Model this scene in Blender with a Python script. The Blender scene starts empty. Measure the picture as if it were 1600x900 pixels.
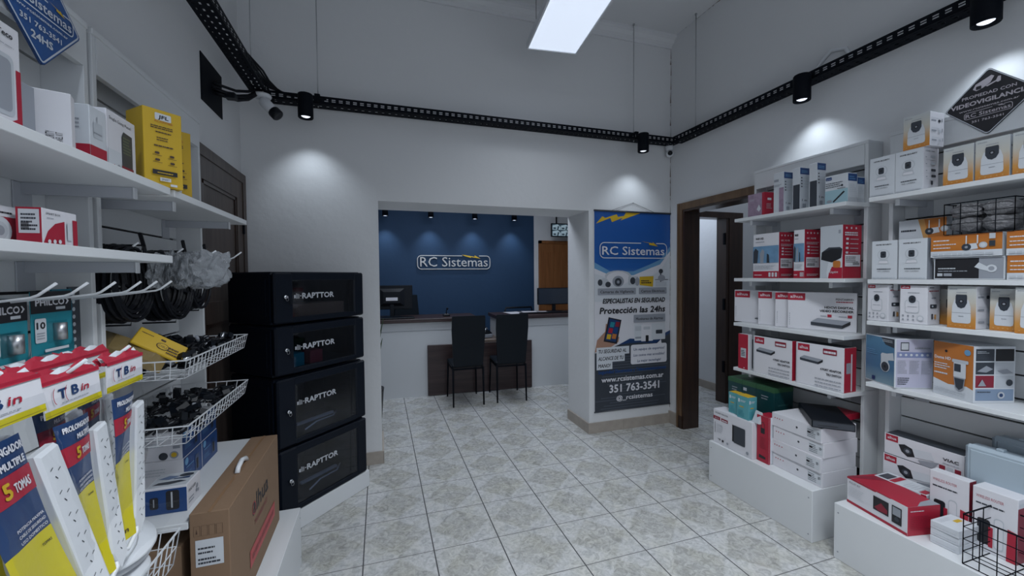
import bpy, bmesh, math, random
from mathutils import Vector, Matrix, Euler
random.seed(7)
sc = bpy.context.scene
C = sc.collection

# ---------------------------------------------------------------- camera, world, big lights, exposure
CAM_Z = 1.45
cam = bpy.data.cameras.new('camera'); camo = bpy.data.objects.new('camera', cam); C.objects.link(camo)
cam.sensor_width = 36; cam.lens = 637.526 / 1600 * 36; cam.clip_start = 0.05; cam.clip_end = 60
yaw, pitch, roll = [math.radians(a) for a in (17.929, -1.679, -0.463)]
fwd = Vector((math.sin(yaw) * math.cos(pitch), math.cos(yaw) * math.cos(pitch), math.sin(pitch)))
rt = Vector((math.cos(yaw), -math.sin(yaw), 0)); upv = rt.cross(fwd)
r2 = rt * math.cos(roll) + upv * math.sin(roll); u2 = -rt * math.sin(roll) + upv * math.cos(roll)
Mc = Matrix((r2, u2, -fwd)).transposed().to_4x4(); Mc.translation = Vector((0, 0, CAM_Z))
camo.matrix_world = Mc
sc.camera = camo

vs = sc.view_settings
vs.view_transform = 'Standard'; vs.look = 'None'; vs.gamma = 1; vs.exposure = 0.0; vs.use_curve_mapping = False

w = bpy.data.worlds.new('world'); sc.world = w; w.use_nodes = True
w.node_tree.nodes['Background'].inputs[0].default_value = (0.70, 0.80, 0.95, 1)
w.node_tree.nodes['Background'].inputs[1].default_value = 0.34

def area_light(name, loc, rot, sx, sy, power, col, spread=180):
    l = bpy.data.lights.new(name, 'AREA'); l.shape = 'RECTANGLE'; l.size = sx; l.size_y = sy
    l.energy = power; l.color = col; l.spread = math.radians(spread)
    o = bpy.data.objects.new(name, l); o.location = loc; o.rotation_euler = rot; C.objects.link(o); return o
# daylight through the shop front behind the camera
area_light('shop_front_daylight', (0.9, -1.45, 1.45), (math.radians(76), 0, 0), 3.3, 1.8, 13, (0.85, 0.91, 1.0))
area_light('back_office_light', (1.1, 4.45, 2.9), (0, 0, 0), 2.0, .6, 34, (0.80, 0.88, 1.0))
area_light('hallway_light', (3.7, 2.6, 2.9), (0, 0, 0), 0.8, 1.2, 5, (0.75, 0.85, 1.0))
area_light('far_room_light', (3.4, 4.3, 2.9), (0, 0, 0), 0.8, 0.8, 12, (0.75, 0.85, 1.0))

# ---------------------------------------------------------------- materials
MATS = {}
def mat(name, col=(.8, .8, .8), rough=.5, metal=0.0, spec=.5, emis=0, bump=0, bscale=60, var=0, vscale=6, alpha=1, trans=0, coat=0):
    if name in MATS: return MATS[name]
    m = bpy.data.materials.new(name); m.use_nodes = True; nt = m.node_tree; b = nt.nodes['Principled BSDF']
    b.inputs['Base Color'].default_value = (*col, 1); b.inputs['Roughness'].default_value = rough
    b.inputs['Metallic'].default_value = metal; b.inputs['Specular IOR Level'].default_value = spec
    b.inputs['Alpha'].default_value = alpha; b.inputs['Transmission Weight'].default_value = trans
    b.inputs['Coat Weight'].default_value = coat
    if emis:
        b.inputs['Emission Color'].default_value = (*col, 1); b.inputs['Emission Strength'].default_value = emis
    if bump or var:
        tc = nt.nodes.new('ShaderNodeTexCoord')
        n = nt.nodes.new('ShaderNodeTexNoise'); n.inputs['Scale'].default_value = bscale; n.inputs['Detail'].default_value = 5
        nt.links.new(tc.outputs['Object'], n.inputs['Vector'])
        if bump:
            bp = nt.nodes.new('ShaderNodeBump'); bp.inputs['Strength'].default_value = bump; bp.inputs['Distance'].default_value = .01
            nt.links.new(n.outputs['Fac'], bp.inputs['Height']); nt.links.new(bp.outputs['Normal'], b.inputs['Normal'])
        if var:
            n2 = nt.nodes.new('ShaderNodeTexNoise'); n2.inputs['Scale'].default_value = vscale; n2.inputs['Detail'].default_value = 6
            nt.links.new(tc.outputs['Object'], n2.inputs['Vector'])
            mx = nt.nodes.new('ShaderNodeMix'); mx.data_type = 'RGBA'
            mx.inputs['A'].default_value = (*[c * (1 - var) for c in col], 1); mx.inputs['B'].default_value = (*[min(1, c * (1 + var)) for c in col], 1)
            nt.links.new(n2.outputs['Fac'], mx.inputs['Factor']); nt.links.new(mx.outputs['Result'], b.inputs['Base Color'])
    MATS[name] = m; return m

WALL = mat('painted plaster', (.66, .67, .685), .85, bump=.25, bscale=14, var=.02, vscale=2)
CEIL = mat('ceiling paint', (.66, .67, .69), .9, bump=.1, bscale=8)
LAM = mat('white melamine board', (.64, .66, .68), .45, var=.015, vscale=3)
LAMD = mat('slat wall groove', (.03, .03, .035), .7)
METW = mat('white powder coated steel', (.62, .64, .67), .35)
BRK = mat('grey bracket steel', (.42, .44, .48), .4)
BLK = mat('black powder coated steel', (.0022, .0038, .0075), .6, spec=.12)
RACK = mat('black cabinet steel', (.0012, .0040, .0105), .45, spec=.22)
BLKP = mat('black plastic', (.003, .005, .009), .42, spec=.25)
RUB = mat('black cable rubber', (.004, .005, .009), .55, spec=.3)
CHR = mat('chrome', (.7, .72, .75), .18, metal=1)
ALU = mat('brushed aluminium', (.45, .46, .48), .35, metal=1)
LEATH = mat('black leatherette', (.0045, .0085, .014), .5, spec=.22, bump=.12, bscale=250)
WHT = mat('white card', (.65, .65, .69), .5)
WHT2 = mat('cool white card', (.57, .60, .64), .5)
OFFW = mat('off white plastic', (.62, .64, .60), .35)
PLW = mat('white plastic', (.66, .68, .71), .3)
GRYP = mat('pale blue grey plastic', (.34, .41, .47), .35)
RED = mat('red print', (.36, .012, .034), .45)
DRED = mat('dark red print', (.22, .012, .03), .45)
ORG = mat('orange print', (.46, .155, .03), .45)
ORG2 = mat('pale orange print', (.55, .29, .10), .45)
YEL = mat('yellow card', (.56, .36, .015), .45)
YELB = mat('bright yellow plastic film', (.56, .48, .008), .3, coat=.2, bump=.25, bscale=14)
NAVY = mat('navy print', (.010, .040, .13), .3, coat=.3)
BLUE = mat('blue print', (.010, .050, .18), .4)
LBLU = mat('light blue print', (.13, .30, .50), .45)
SKYB = mat('sky photo blue print', (.14, .27, .42), .4, var=.35, vscale=18)
TEAL = mat('teal print', (.015, .22, .28), .4)
TURQ = mat('turquoise print', (.09, .32, .36), .4)
GRND = mat('dark green box print', (.006, .045, .050), .35)
GRNT = mat('green box top print', (.03, .10, .045), .4)
GREY = mat('grey print', (.28, .30, .34), .5)
LGRY = mat('light grey print', (.47, .50, .54), .5)
DGRY = mat('charcoal print', (.035, .042, .055), .4)
INK = mat('black ink', (.012, .012, .016), .5)
BRN = mat('kraft cardboard', (.215, .135, .082), .8, bump=.08, bscale=40, var=.06, vscale=5)
BRND = mat('cardboard shade print', (.07, .04, .025), .7)
PURP = mat('purple grey photo print', (.30, .22, .30), .5, var=.4, vscale=30)
WALN = None
CLEAR = None

def wood(name, c1, c2, rough=.35, axis='Z', scale=2.2):
    m = bpy.data.materials.new(name); m.use_nodes = True; nt = m.node_tree; b = nt.nodes['Principled BSDF']
    b.inputs['Roughness'].default_value = rough
    tc = nt.nodes.new('ShaderNodeTexCoord'); mp = nt.nodes.new('ShaderNodeMapping')
    s = {'Z': (14, 14, .9), 'X': (.9, 14, 14), 'Y': (14, .9, 14)}[axis]
    mp.inputs['Scale'].default_value = s
    n = nt.nodes.new('ShaderNodeTexNoise'); n.inputs['Scale'].default_value = scale; n.inputs['Detail'].default_value = 8; n.inputs['Distortion'].default_value = .6
    cr = nt.nodes.new('ShaderNodeValToRGB'); cr.color_ramp.elements[0].position = .3; cr.color_ramp.elements[1].position = .72
    cr.color_ramp.elements[0].color = (*c1, 1); cr.color_ramp.elements[1].color = (*c2, 1)
    nt.links.new(tc.outputs['Object'], mp.inputs[0]); nt.links.new(mp.outputs[0], n.inputs['Vector'])
    nt.links.new(n.outputs['Fac'], cr.inputs[0]); nt.links.new(cr.outputs[0], b.inputs['Base Color'])
    return m
WALN = wood('dark walnut laminate', (.020, .011, .012), (.055, .032, .032), .4, 'X')
DOORW = wood('dark varnished door wood', (.020, .010, .007), (.045, .022, .014), .3)
DOORG = wood('weathered brown door wood', (.040, .028, .024), (.085, .062, .052), .45)
ARCH = wood('light brown architrave wood', (.10, .055, .028), (.17, .10, .05), .45)
DOORB = wood('orange brown office door wood', (.20, .075, .022), (.30, .12, .040), .4)

def glassmat(name, tint=(.35, .38, .42), gloss=.08, rough=.03):
    m = bpy.data.materials.new(name); m.use_nodes = True; nt = m.node_tree
    for n in list(nt.nodes): nt.nodes.remove(n)
    out = nt.nodes.new('ShaderNodeOutputMaterial'); tr = nt.nodes.new('ShaderNodeBsdfTransparent'); gl = nt.nodes.new('ShaderNodeBsdfGlossy')
    tr.inputs[0].default_value = (*tint, 1); gl.inputs['Roughness'].default_value = rough
    lw = nt.nodes.new('ShaderNodeLayerWeight'); lw.inputs['Blend'].default_value = .12
    ad = nt.nodes.new('ShaderNodeMath'); ad.operation = 'ADD'; ad.inputs[1].default_value = gloss; ad.use_clamp = True
    mx = nt.nodes.new('ShaderNodeMixShader')
    pw = nt.nodes.new('ShaderNodeMath'); pw.operation = 'MULTIPLY'; pw.inputs[1].default_value = .35; nt.links.new(lw.outputs['Facing'], pw.inputs[0]); nt.links.new(pw.outputs[0], ad.inputs[0]); nt.links.new(ad.outputs[0], mx.inputs[0])
    nt.links.new(tr.outputs[0], mx.inputs[1]); nt.links.new(gl.outputs[0], mx.inputs[2]); nt.links.new(mx.outputs[0], out.inputs[0])
    return m
GLASS = glassmat('tinted cabinet glass', (.62, .66, .74), .03)
CLEAR = glassmat('clear plastic film', (.97, .975, .98), .02, .10)
FOIL = mat('crumpled clear plastic bag', (.30, .32, .345), .10, alpha=.55, bump=.8, bscale=60, var=.35, vscale=40)

def gradmat(name, stops, rough=.45):
    m = bpy.data.materials.new(name); m.use_nodes = True; nt = m.node_tree; b = nt.nodes['Principled BSDF']
    b.inputs['Roughness'].default_value = rough
    uv = nt.nodes.new('ShaderNodeUVMap'); uv.uv_map = 'UVMap'; sp = nt.nodes.new('ShaderNodeSeparateXYZ'); cr = nt.nodes.new('ShaderNodeValToRGB')
    nt.links.new(uv.outputs[0], sp.inputs[0]); nt.links.new(sp.outputs[1], cr.inputs[0]); nt.links.new(cr.outputs[0], b.inputs['Base Color'])
    e = cr.color_ramp.elements
    e[0].position, e[0].color = stops[0][0], (*stops[0][1], 1); e[1].position, e[1].color = stops[-1][0], (*stops[-1][1], 1)
    for p, c in stops[1:-1]:
        k = e.new(p); k.color = (*c, 1)
    return m
ORGG = gradmat('white to orange printed gradient', [(0, (.50, .19, .03)), (.22, (.52, .25, .06)), (.62, (.52, .50, .44)), (1, (.50, .53, .54))])
ORGH = gradmat('orange photo gradient print', [(0, (.42, .14, .02)), (.5, (.48, .17, .03)), (1, (.40, .12, .02))])
SKYG = gradmat('blue sky printed gradient', [(0, (.20, .30, .36)), (.35, (.06, .15, .27)), (1, (.09, .22, .36))])
BLUG = gradmat('royal blue printed gradient', [(0, (.16, .32, .58)), (.3, (.012, .10, .36)), (1, (.010, .075, .30))], .35)

def floormat():
    m = bpy.data.materials.new('marbled ceramic floor tile'); m.use_nodes = True; nt = m.node_tree; N = nt.nodes; L = nt.links; b = N['Principled BSDF']
    tc = N.new('ShaderNodeTexCoord'); sp = N.new('ShaderNodeSeparateXYZ'); L.new(tc.outputs['Object'], sp.inputs[0])
    def mth(op, a, bb=None, cc=None, clamp=False):
        n = N.new('ShaderNodeMath'); n.operation = op; n.use_clamp = clamp
        for i, x in enumerate((a, bb, cc)):
            if x is None: continue
            if isinstance(x, (int, float)): n.inputs[i].default_value = x
            else: L.new(x, n.inputs[i])
        return n.outputs[0]
    P = .3537
    fx = mth('FRACT', mth('DIVIDE', mth('SUBTRACT', sp.outputs[0], -.104 - P * 40), P))
    fy = mth('FRACT', mth('DIVIDE', mth('SUBTRACT', sp.outputs[1], 2.147 - P * 40), P))
    ax = mth('ABSOLUTE', mth('SUBTRACT', fx, .5)); ay = mth('ABSOLUTE', mth('SUBTRACT', fy, .5))
    n3 = N.new('ShaderNodeTexNoise'); n3.inputs['Scale'].default_value = 30; n3.inputs['Detail'].default_value = 3; L.new(tc.outputs['Object'], n3.inputs['Vector'])
    dd = mth('ADD', mth('ADD', ax, ay), mth('MULTIPLY', mth('SUBTRACT', n3.outputs['Fac'], .5), .05))
    dia = mth('SUBTRACT', 1, mth('MULTIPLY', mth('SUBTRACT', dd, .44), 18), clamp=True)     # 1 inside the diamond figure
    n1 = N.new('ShaderNodeTexNoise'); n1.inputs['Scale'].default_value = 26; n1.inputs['Detail'].default_value = 9; n1.inputs['Roughness'].default_value = .68; n1.inputs['Distortion'].default_value = 1.3
    L.new(tc.outputs['Object'], n1.inputs['Vector'])
    r1 = N.new('ShaderNodeValToRGB'); L.new(n1.outputs['Fac'], r1.inputs[0])
    e = r1.color_ramp.elements; e[0].position = .33; e[0].color = (.27, .275, .265, 1); e[1].position = .66; e[1].color = (.53, .53, .515, 1)
    r2_ = N.new('ShaderNodeValToRGB'); L.new(n1.outputs['Fac'], r2_.inputs[0])
    e = r2_.color_ramp.elements; e[0].position = .28; e[0].color = (.31, .32, .32, 1); e[1].position = .6; e[1].color = (.56, .565, .57, 1)
    n2 = N.new('ShaderNodeTexNoise'); n2.inputs['Scale'].default_value = 7; n2.inputs['Detail'].default_value = 3; L.new(tc.outputs['Object'], n2.inputs['Vector'])
    mxa = N.new('ShaderNodeMix'); mxa.data_type = 'RGBA'; L.new(dia, mxa.inputs['Factor']); L.new(r2_.outputs[0], mxa.inputs['A']); L.new(r1.outputs[0], mxa.inputs['B'])
    yl = N.new('ShaderNodeMix'); yl.data_type = 'RGBA'; yl.blend_type = 'MULTIPLY'
    L.new(mth('MULTIPLY', mth('MULTIPLY', mth('SUBTRACT', n2.outputs['Fac'], .42), 4, clamp=True), .55), yl.inputs['Factor'])
    L.new(mxa.outputs['Result'], yl.inputs['A']); yl.inputs['B'].default_value = (.97, .95, .85, 1)
    gx = mth('GREATER_THAN', ax, .5 - .0085); gy = mth('GREATER_THAN', ay, .5 - .0062)
    g1 = N.new('ShaderNodeMix'); g1.data_type = 'RGBA'; L.new(gy, g1.inputs['Factor']); L.new(yl.outputs['Result'], g1.inputs['A']); g1.inputs['B'].default_value = (.12, .12, .12, 1)
    g2 = N.new('ShaderNodeMix'); g2.data_type = 'RGBA'; L.new(gx, g2.inputs['Factor']); L.new(g1.outputs['Result'], g2.inputs['A']); g2.inputs['B'].default_value = (.055, .055, .06, 1)
    L.new(g2.outputs['Result'], b.inputs['Base Color'])
    gr = mth('MAXIMUM', gx, gy)
    L.new(mth('ADD', mth('MULTIPLY', n1.outputs['Fac'], .25), mth('MULTIPLY', gr, .4)), b.inputs['Roughness']) if False else None
    L.new(mth('ADD', .22, mth('MULTIPLY', gr, .5)), b.inputs['Roughness'])
    bp = N.new('ShaderNodeBump'); bp.inputs['Strength'].default_value = .5; bp.inputs['Distance'].default_value = .002
    L.new(mth('SUBTRACT', mth('MULTIPLY', n1.outputs['Fac'], .15), gr), bp.inputs['Height']); L.new(bp.outputs['Normal'], b.inputs['Normal'])
    return m
FLOOR = floormat()
SKIRT = mat('beige stone skirting', (.36, .32, .28), .45, var=.22, vscale=14)

# ---------------------------------------------------------------- mesh builder
_txt = {}
def text_geo(s):
    if s in _txt: return _txt[s]
    cu = bpy.data.curves.new('t', 'FONT'); cu.body = s; cu.resolution_u = 2; cu.size = 1
    o = bpy.data.objects.new('t', cu); C.objects.link(o)
    dg = bpy.context.evaluated_depsgraph_get(); me = bpy.data.meshes.new_from_object(o.evaluated_get(dg))
    vs_ = [(v.co.x, v.co.y) for v in me.vertices]; fs = [tuple(p.vertices) for p in me.polygons]
    bpy.data.objects.remove(o); bpy.data.curves.remove(cu); bpy.data.meshes.remove(me)
    if not vs_: vs_ = [(0, 0)]
    x0 = min(v[0] for v in vs_); x1 = max(v[0] for v in vs_)
    _txt[s] = ([(v[0] - x0, v[1]) for v in vs_], fs, max(x1 - x0, 1e-3)); return _txt[s]

class MB:
    def __init__(s): s.v = []; s.f = []; s.m = []; s.sm = []; s.uv = []; s.mats = []
    def mi(s, m):
        if m not in s.mats: s.mats.append(m)
        return s.mats.index(m)
    def add(s, vs_, fs, m, smooth=False, uv=None):
        o = len(s.v); s.v += [tuple(x) for x in vs_]; k = s.mi(m)
        for f in fs:
            s.f.append(tuple(o + i for i in f)); s.m.append(k); s.sm.append(smooth); s.uv.append(uv)
        return s
    def box(s, x0, x1, y0, y1, z0, z1, m):
        v = [(x, y, z) for x in (x0, x1) for y in (y0, y1) for z in (z0, z1)]
        return s.add(v, [(0, 1, 3, 2), (4, 6, 7, 5), (0, 4, 5, 1), (2, 3, 7, 6), (0, 2, 6, 4), (1, 5, 7, 3)], m)
    def hull(s, pts, m, smooth=False):
        bm = bmesh.new()
        for p in pts: bm.verts.new(p)
        bmesh.ops.remove_doubles(bm, verts=bm.verts, dist=1e-5)
        bmesh.ops.convex_hull(bm, input=bm.verts)
        bmesh.ops.dissolve_limit(bm, angle_limit=.02, verts=bm.verts, edges=bm.edges)
        for v in [v for v in bm.verts if not v.link_faces]: bm.verts.remove(v)
        bm.normal_update(); bm.verts.index_update()
        s.add([v.co[:] for v in bm.verts], [tuple(v.index for v in f.verts) for f in bm.faces], m, smooth); bm.free(); return s
    def cbox(s, x0, x1, y0, y1, z0, z1, r, m):
        pts = []
        for i, x in enumerate((x0, x1)):
            for j, y in enumerate((y0, y1)):
                for k, z in enumerate((z0, z1)):
                    dx, dy, dz = (r, -r)[i], (r, -r)[j], (r, -r)[k]
                    pts += [(x, y + dy, z + dz), (x + dx, y, z + dz), (x + dx, y + dy, z)]
        return s.hull(pts, m)
    def bar(s, a, b, r, m, n=4, r2=None, smooth=None):
        return s.tube([a, b], r, m, n, r2, smooth)
    def tube(s, path, r, m, n=6, r2=None, smooth=None, closed=False):
        P = [Vector(p) for p in path]; N_ = len(P); vs_ = []; up = None
        for i, p in enumerate(P):
            if closed: t = (P[(i + 1) % N_] - P[i - 1])
            else: t = (P[min(i + 1, N_ - 1)] - P[max(i - 1, 0)])
            if t.length < 1e-9: t = Vector((0, 0, 1))
            t.normalize()
            if up is None:
                up = Vector((0, 0, 1)) if abs(t.z) < .9 else Vector((1, 0, 0))
            a = t.cross(up)
            if a.length < 1e-4: a = t.orthogonal()
            a.normalize(); bb = a.cross(t).normalized(); up = bb
            rr = r if r2 is None else r + (r2 - r) * i / (N_ - 1)
            for k in range(n):
                an = 2 * math.pi * (k + .5) / n; vs_.append(p + a * (rr * math.cos(an)) + bb * (rr * math.sin(an)))
        fs = []
        for i in range(N_ if closed else N_ - 1):
            j = (i + 1) % N_
            for k in range(n):
                k2 = (k + 1) % n; fs.append((i * n + k, i * n + k2, j * n + k2, j * n + k))
        s.add(vs_, fs, m, (n > 5) if smooth is None else smooth)
        if not closed: 
            o = len(s.v) - len(vs_); kk = s.mi(m)
            for f in (tuple(o + k for k in range(n))[::-1], tuple(o + (N_ - 1) * n + k for k in range(n))):
                s.f.append(f); s.m.append(kk); s.sm.append(False); s.uv.append(None)
        return s
    def lathe(s, prof, m, n=24, o=(0, 0, 0), M=None, smooth=True, caps=True):
        vs_ = []; fs = []
        for (r, z) in prof:
            for k in range(n):
                a = 2 * math.pi * k / n; p = Vector((r * math.cos(a), r * math.sin(a), z))
                if M is not None: p = M @ p
                vs_.append((p.x + o[0], p.y + o[1], p.z + o[2]))
        for i in range(len(prof) - 1):
            for k in range(n):
                k2 = (k + 1) % n; fs.append((i * n + k, i * n + k2, (i + 1) * n + k2, (i + 1) * n + k))
        s.add(vs_, fs, m, smooth)
        if not caps: return s
        o_ = len(s.v) - len(vs_); kk = s.mi(m)
        for f in (tuple(o_ + k for k in range(n))[::-1], tuple(o_ + (len(prof) - 1) * n + k for k in range(n))):
            s.f.append(f); s.m.append(kk); s.sm.append(False); s.uv.append(None)
        return s
    def build(s, name, parent=None, loc=None, rot=None, smooth_all=False):
        me = bpy.data.meshes.new(name); me.from_pydata(s.v, [], s.f)
        for m in s.mats: me.materials.append(m)
        me.polygons.foreach_set('material_index', s.m); me.polygons.foreach_set('use_smooth', s.sm)
        if any(s.uv):
            ul = me.uv_layers.new(name='UVMap')
            for p, u in zip(me.polygons, s.uv):
                if u:
                    for li, c in zip(p.loop_indices, u): ul.data[li].uv = c
        me.update()
        o = bpy.data.objects.new(name, me); C.objects.link(o)
        if parent: o.parent = parent
        if loc: o.location = loc
        if rot is not None: o.rotation_euler = rot if hasattr(rot, '__len__') else (0, 0, rot)
        return o

class Pr:      # a printed face: flat artwork lying on one side of a thing
    def __init__(s, mb, o, u, v, w_, h_, step=.00035, lift0=.0005):
        s.mb = mb; s.o = Vector(o); s.u = Vector(u).normalized(); s.v = Vector(v).normalized(); s.n = s.u.cross(s.v)
        s.w = w_; s.h = h_; s.k = 0; s.step = step; s.l0 = lift0
    def pt(s, a, b): return s.o + s.u * (a * s.w) + s.v * (b * s.h) + s.n * (s.l0 + s.step * s.k)
    def poly(s, pts, m, uv=None):
        s.mb.add([s.pt(*p) for p in pts], [tuple(range(len(pts)))], m, uv=uv); s.k += 1
    def rect(s, x0, y0, x1, y1, m): s.poly([(x0, y0), (x1, y0), (x1, y1), (x0, y1)], m)
    def grad(s, x0, y0, x1, y1, m): s.poly([(x0, y0), (x1, y0), (x1, y1), (x0, y1)], m, uv=[(0, 0), (1, 0), (1, 1), (0, 1)])
    def ell(s, cx, cy, rx, ry, m, n=20, a0=0, a1=360):
        s.poly([(cx + rx * math.cos(math.radians(a0 + (a1 - a0) * i / n)), cy + ry * math.sin(math.radians(a0 + (a1 - a0) * i / n))) for i in range(n if a1 - a0 >= 360 else n + 1)], m)
    def circ(s, cx, cy, r, m, n=20): s.ell(cx, cy, r / s.w, r / s.h, m, n)
    def rrect(s, x0, y0, x1, y1, r, m):      # r in metres
        rx = r / s.w; ry = r / s.h; pts = []
        for (cx, cy, a) in ((x1 - rx, y0 + ry, -90), (x1 - rx, y1 - ry, 0), (x0 + rx, y1 - ry, 90), (x0 + rx, y0 + ry, 180)):
            for i in range(5):
                t = math.radians(a + 90 * i / 4); pts.append((cx + rx * math.cos(t), cy + ry * math.sin(t)))
        s.poly(pts, m); return pts
    def loop(s, pts, wd, m, gap=None):        # outlined closed shape, wd in metres
        P = [s.o + s.u * (a * s.w) + s.v * (b * s.h) + s.n * (s.l0 + s.step * s.k) for a, b in pts]; n = len(P)
        cen = sum(P, Vector()) / n; ins = []
        for i in range(n):
            t = (P[(i + 1) % n] - P[i - 1]).normalized(); q = s.n.cross(t); ins.append(P[i] + q * wd)
        fs = []
        for i in range(n):
            if gap and i in gap: continue
            j = (i + 1) % n; fs.append((i, j, n + j, n + i))
        s.mb.add(P + ins, fs, m); s.k += 1
    def text(s, t, x, y, h, m, fit=None, align='l', bold=0, slant=0, rot=0):
        # x, y = baseline start in 0..1 ; h = cap height as a share of face height ; fit = width share
        vs_, fs, tw = text_geo(t); sy = h * s.h / .70; sx = sy if fit is None else fit * s.w / tw
        wd = tw * sx; x0 = x * s.w - {'l': 0, 'c': wd / 2, 'r': wd}[align]; y0 = y * s.h
        cs, sn = math.cos(math.radians(rot)), math.sin(math.radians(rot))
        offs = [(0, 0)] if not bold else [(0, 0), (bold, 0), (bold / 2, bold / 2), (bold / 2, -bold / 2)]
        for (dx, dy) in offs:
            P = []
            for (a, b) in vs_:
                px = a * sx + b * sy * slant + dx; py = b * sy + dy
                qx = px * cs - py * sn; qy = px * sn + py * cs
                P.append(s.o + s.u * (x0 + qx) + s.v * (y0 + qy) + s.n * (s.l0 + s.step * s.k))
            s.mb.add(P, fs, m); s.k += .12
        s.k += 1
    def lines(s, x0, y0, x1, y1, n, m, fill=.45, seed=1):      # unreadably small print: rows of strokes
        rnd = random.Random(seed); dh = (y1 - y0) / n; vs_ = []; fs = []
        for i in range(n):
            yy = y0 + dh * i; xx = x0; end = x1 - (x1 - x0) * (rnd.random() * .35 if n > 1 else 0)
            while xx < end:
                l = (x1 - x0) * rnd.uniform(.06, .2); xe = min(xx + l, end); k = len(vs_)
                vs_ += [s.pt(xx, yy), s.pt(xe, yy), s.pt(xe, yy + dh * fill), s.pt(xx, yy + dh * fill)]; fs.append((k, k + 1, k + 2, k + 3)); xx = xe + (x1 - x0) * .02
        s.mb.add(vs_, fs, m); s.k += 1
    def bars(s, x0, y0, x1, y1, m, seed=3):
        rnd = random.Random(seed); xx = x0; vs_ = []; fs = []
        while xx < x1:
            w_ = (x1 - x0) * rnd.uniform(.012, .05); k = len(vs_)
            vs_ += [s.pt(xx, y0), s.pt(xx + w_, y0), s.pt(xx + w_, y1), s.pt(xx, y1)]; fs.append((k, k + 1, k + 2, k + 3)); xx += w_ * 1.9
        s.mb.add(vs_, fs, m); s.k += 1

def empty(name, loc=(0, 0, 0), rot=0):
    o = bpy.data.objects.new(name, None); C.objects.link(o); o.location = loc; o.rotation_euler = (0, 0, rot); o.empty_display_size = .1; return o
def tag(o, label=None, cat=None, group=None, kind=None):
    if label: o['label'] = label
    if cat: o['category'] = cat
    if group: o['group'] = group
    if kind: o['kind'] = kind
    return o
def struct(mb, name, loc=None, rot=None): return tag(mb.build(name, loc=loc, rot=rot), kind='structure')

def rc_logo(p, x0, y0, x1, y1, m, my, lw=.004):      # the shop's sign: outlined plate, lettering and a bolt
    H_ = y1 - y0; W_ = x1 - x0; r = H_ * p.h * .32; rx = r / p.w; ry = r / p.h; pts = []
    for (cx, cy, a) in ((x1 - rx, y0 + ry, -90), (x1 - rx, y1 - ry, 0), (x0 + rx, y1 - ry, 90), (x0 + rx, y0 + ry, 180)):
        for i in range(5):
            t = math.radians(a + 90 * i / 4); pts.append((cx + rx * math.cos(t), cy + ry * math.sin(t)))
        if a == 0: pts += [(x0 + W_ * .83, y1), (x0 + W_ * .60, y1)]; g = len(pts) - 2
    p.loop(pts, lw, m, gap=(g,))
    p.text('RC Sistemas', x0 + W_ * .035, y0 + H_ * .23, H_ * .52, m, fit=W_ * .92, bold=lw * .35)
    p.poly([(x0 + W_ * .60, y1 + H_ * .10), (x0 + W_ * .78, y1 - H_ * .02), (x0 + W_ * .775, y1 + H_ * .06), (x0 + W_ * .86, y1 - H_ * .22), (x0 + W_ * .72, y1 - H_ * .12), (x0 + W_ * .725, y1 - H_ * .02)], my)
# ================================================================ THE ROOM
XL, XR, YB, ZC = -0.908, 2.69, 3.31, 3.70
m = MB(); m.box(-2.2, 6.0, -1.7, 7.0, -.1, 0, FLOOR); struct(m, 'floor')
m = MB(); m.box(XL - .15, XR + .16, -1.7, YB + .1, ZC, ZC + .1, CEIL); struct(m, 'ceiling')
m = MB(); m.box(XL - .15, XL, -1.7, YB, 0, ZC, WALL); struct(m, 'wall_left')
m = MB()
m.box(XL - .15, -.004, YB, YB + .43, 0, ZC, WALL); m.box(1.805, XR + .16, YB, YB + .43, 0, ZC, WALL); m.box(-.004, 1.805, YB, YB + .43, 2.035, ZC, WALL)
struct(m, 'wall_back')
m = MB()
m.box(XR, XR + .16, -1.7, 2.27, 0, ZC, WALL); m.box(XR, XR + .16, 2.27, 3.125, 2.05, ZC, WALL); m.box(XR, XR + .16, 3.125, YB, 0, ZC, WALL)
struct(m, 'wall_right')
# cornice on the back wall: stepped plaster moulding
m = MB(); prof = [(0, ZC - .095), (.018, ZC - .095), (.022, ZC - .07), (.045, ZC - .06), (.06, ZC - .03), (.085, ZC - .022), (.085, ZC)]
vs_ = []
for x in (XL, XR): vs_ += [(x, YB - d, z) for d, z in prof] + [(x, YB, ZC)]
k = len(prof) + 1
m.add(vs_, [(i, i + 1, k + i + 1, k + i) for i in range(k - 1)], CEIL); struct(m, 'trim_1')
# rough stained seam where the right wall meets back wall and ceiling
m = MB(); STAIN = mat('brown damp stain', (.16, .12, .09), .9, var=.5, vscale=30)
rnd = random.Random(5); z = .15
while z < 3.6:
    l = rnd.uniform(.03, .14); w_ = rnd.uniform(.002, .006 if z < 2.6 else .010)
    m.add([(XR - .0015, YB - .0015 - w_, z), (XR - .0015, YB - .0015, z), (XR - .0015, YB - .0015 - w_ * rnd.random(), z + l)], [(0, 1, 2)], STAIN)
    if rnd.random() < .5: m.add([(XR - w_, YB - .0012, z), (XR - .001, YB - .0012, z), (XR - w_ * .5, YB - .0012, z + l)], [(0, 1, 2)], STAIN)
    z += l * rnd.uniform(.6, 1.3)
y = YB
while y > 1.0:
    l = rnd.uniform(.03, .12); w_ = rnd.uniform(.002, .012)
    if rnd.random() < .6: m.add([(XR - .0012, y, ZC - .001), (XR - .0012, y - l, ZC - .001), (XR - .0012, y - l * .6, ZC - .001 - w_)], [(0, 1, 2)], STAIN)
    y -= l
struct(m, 'trim_2')

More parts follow.
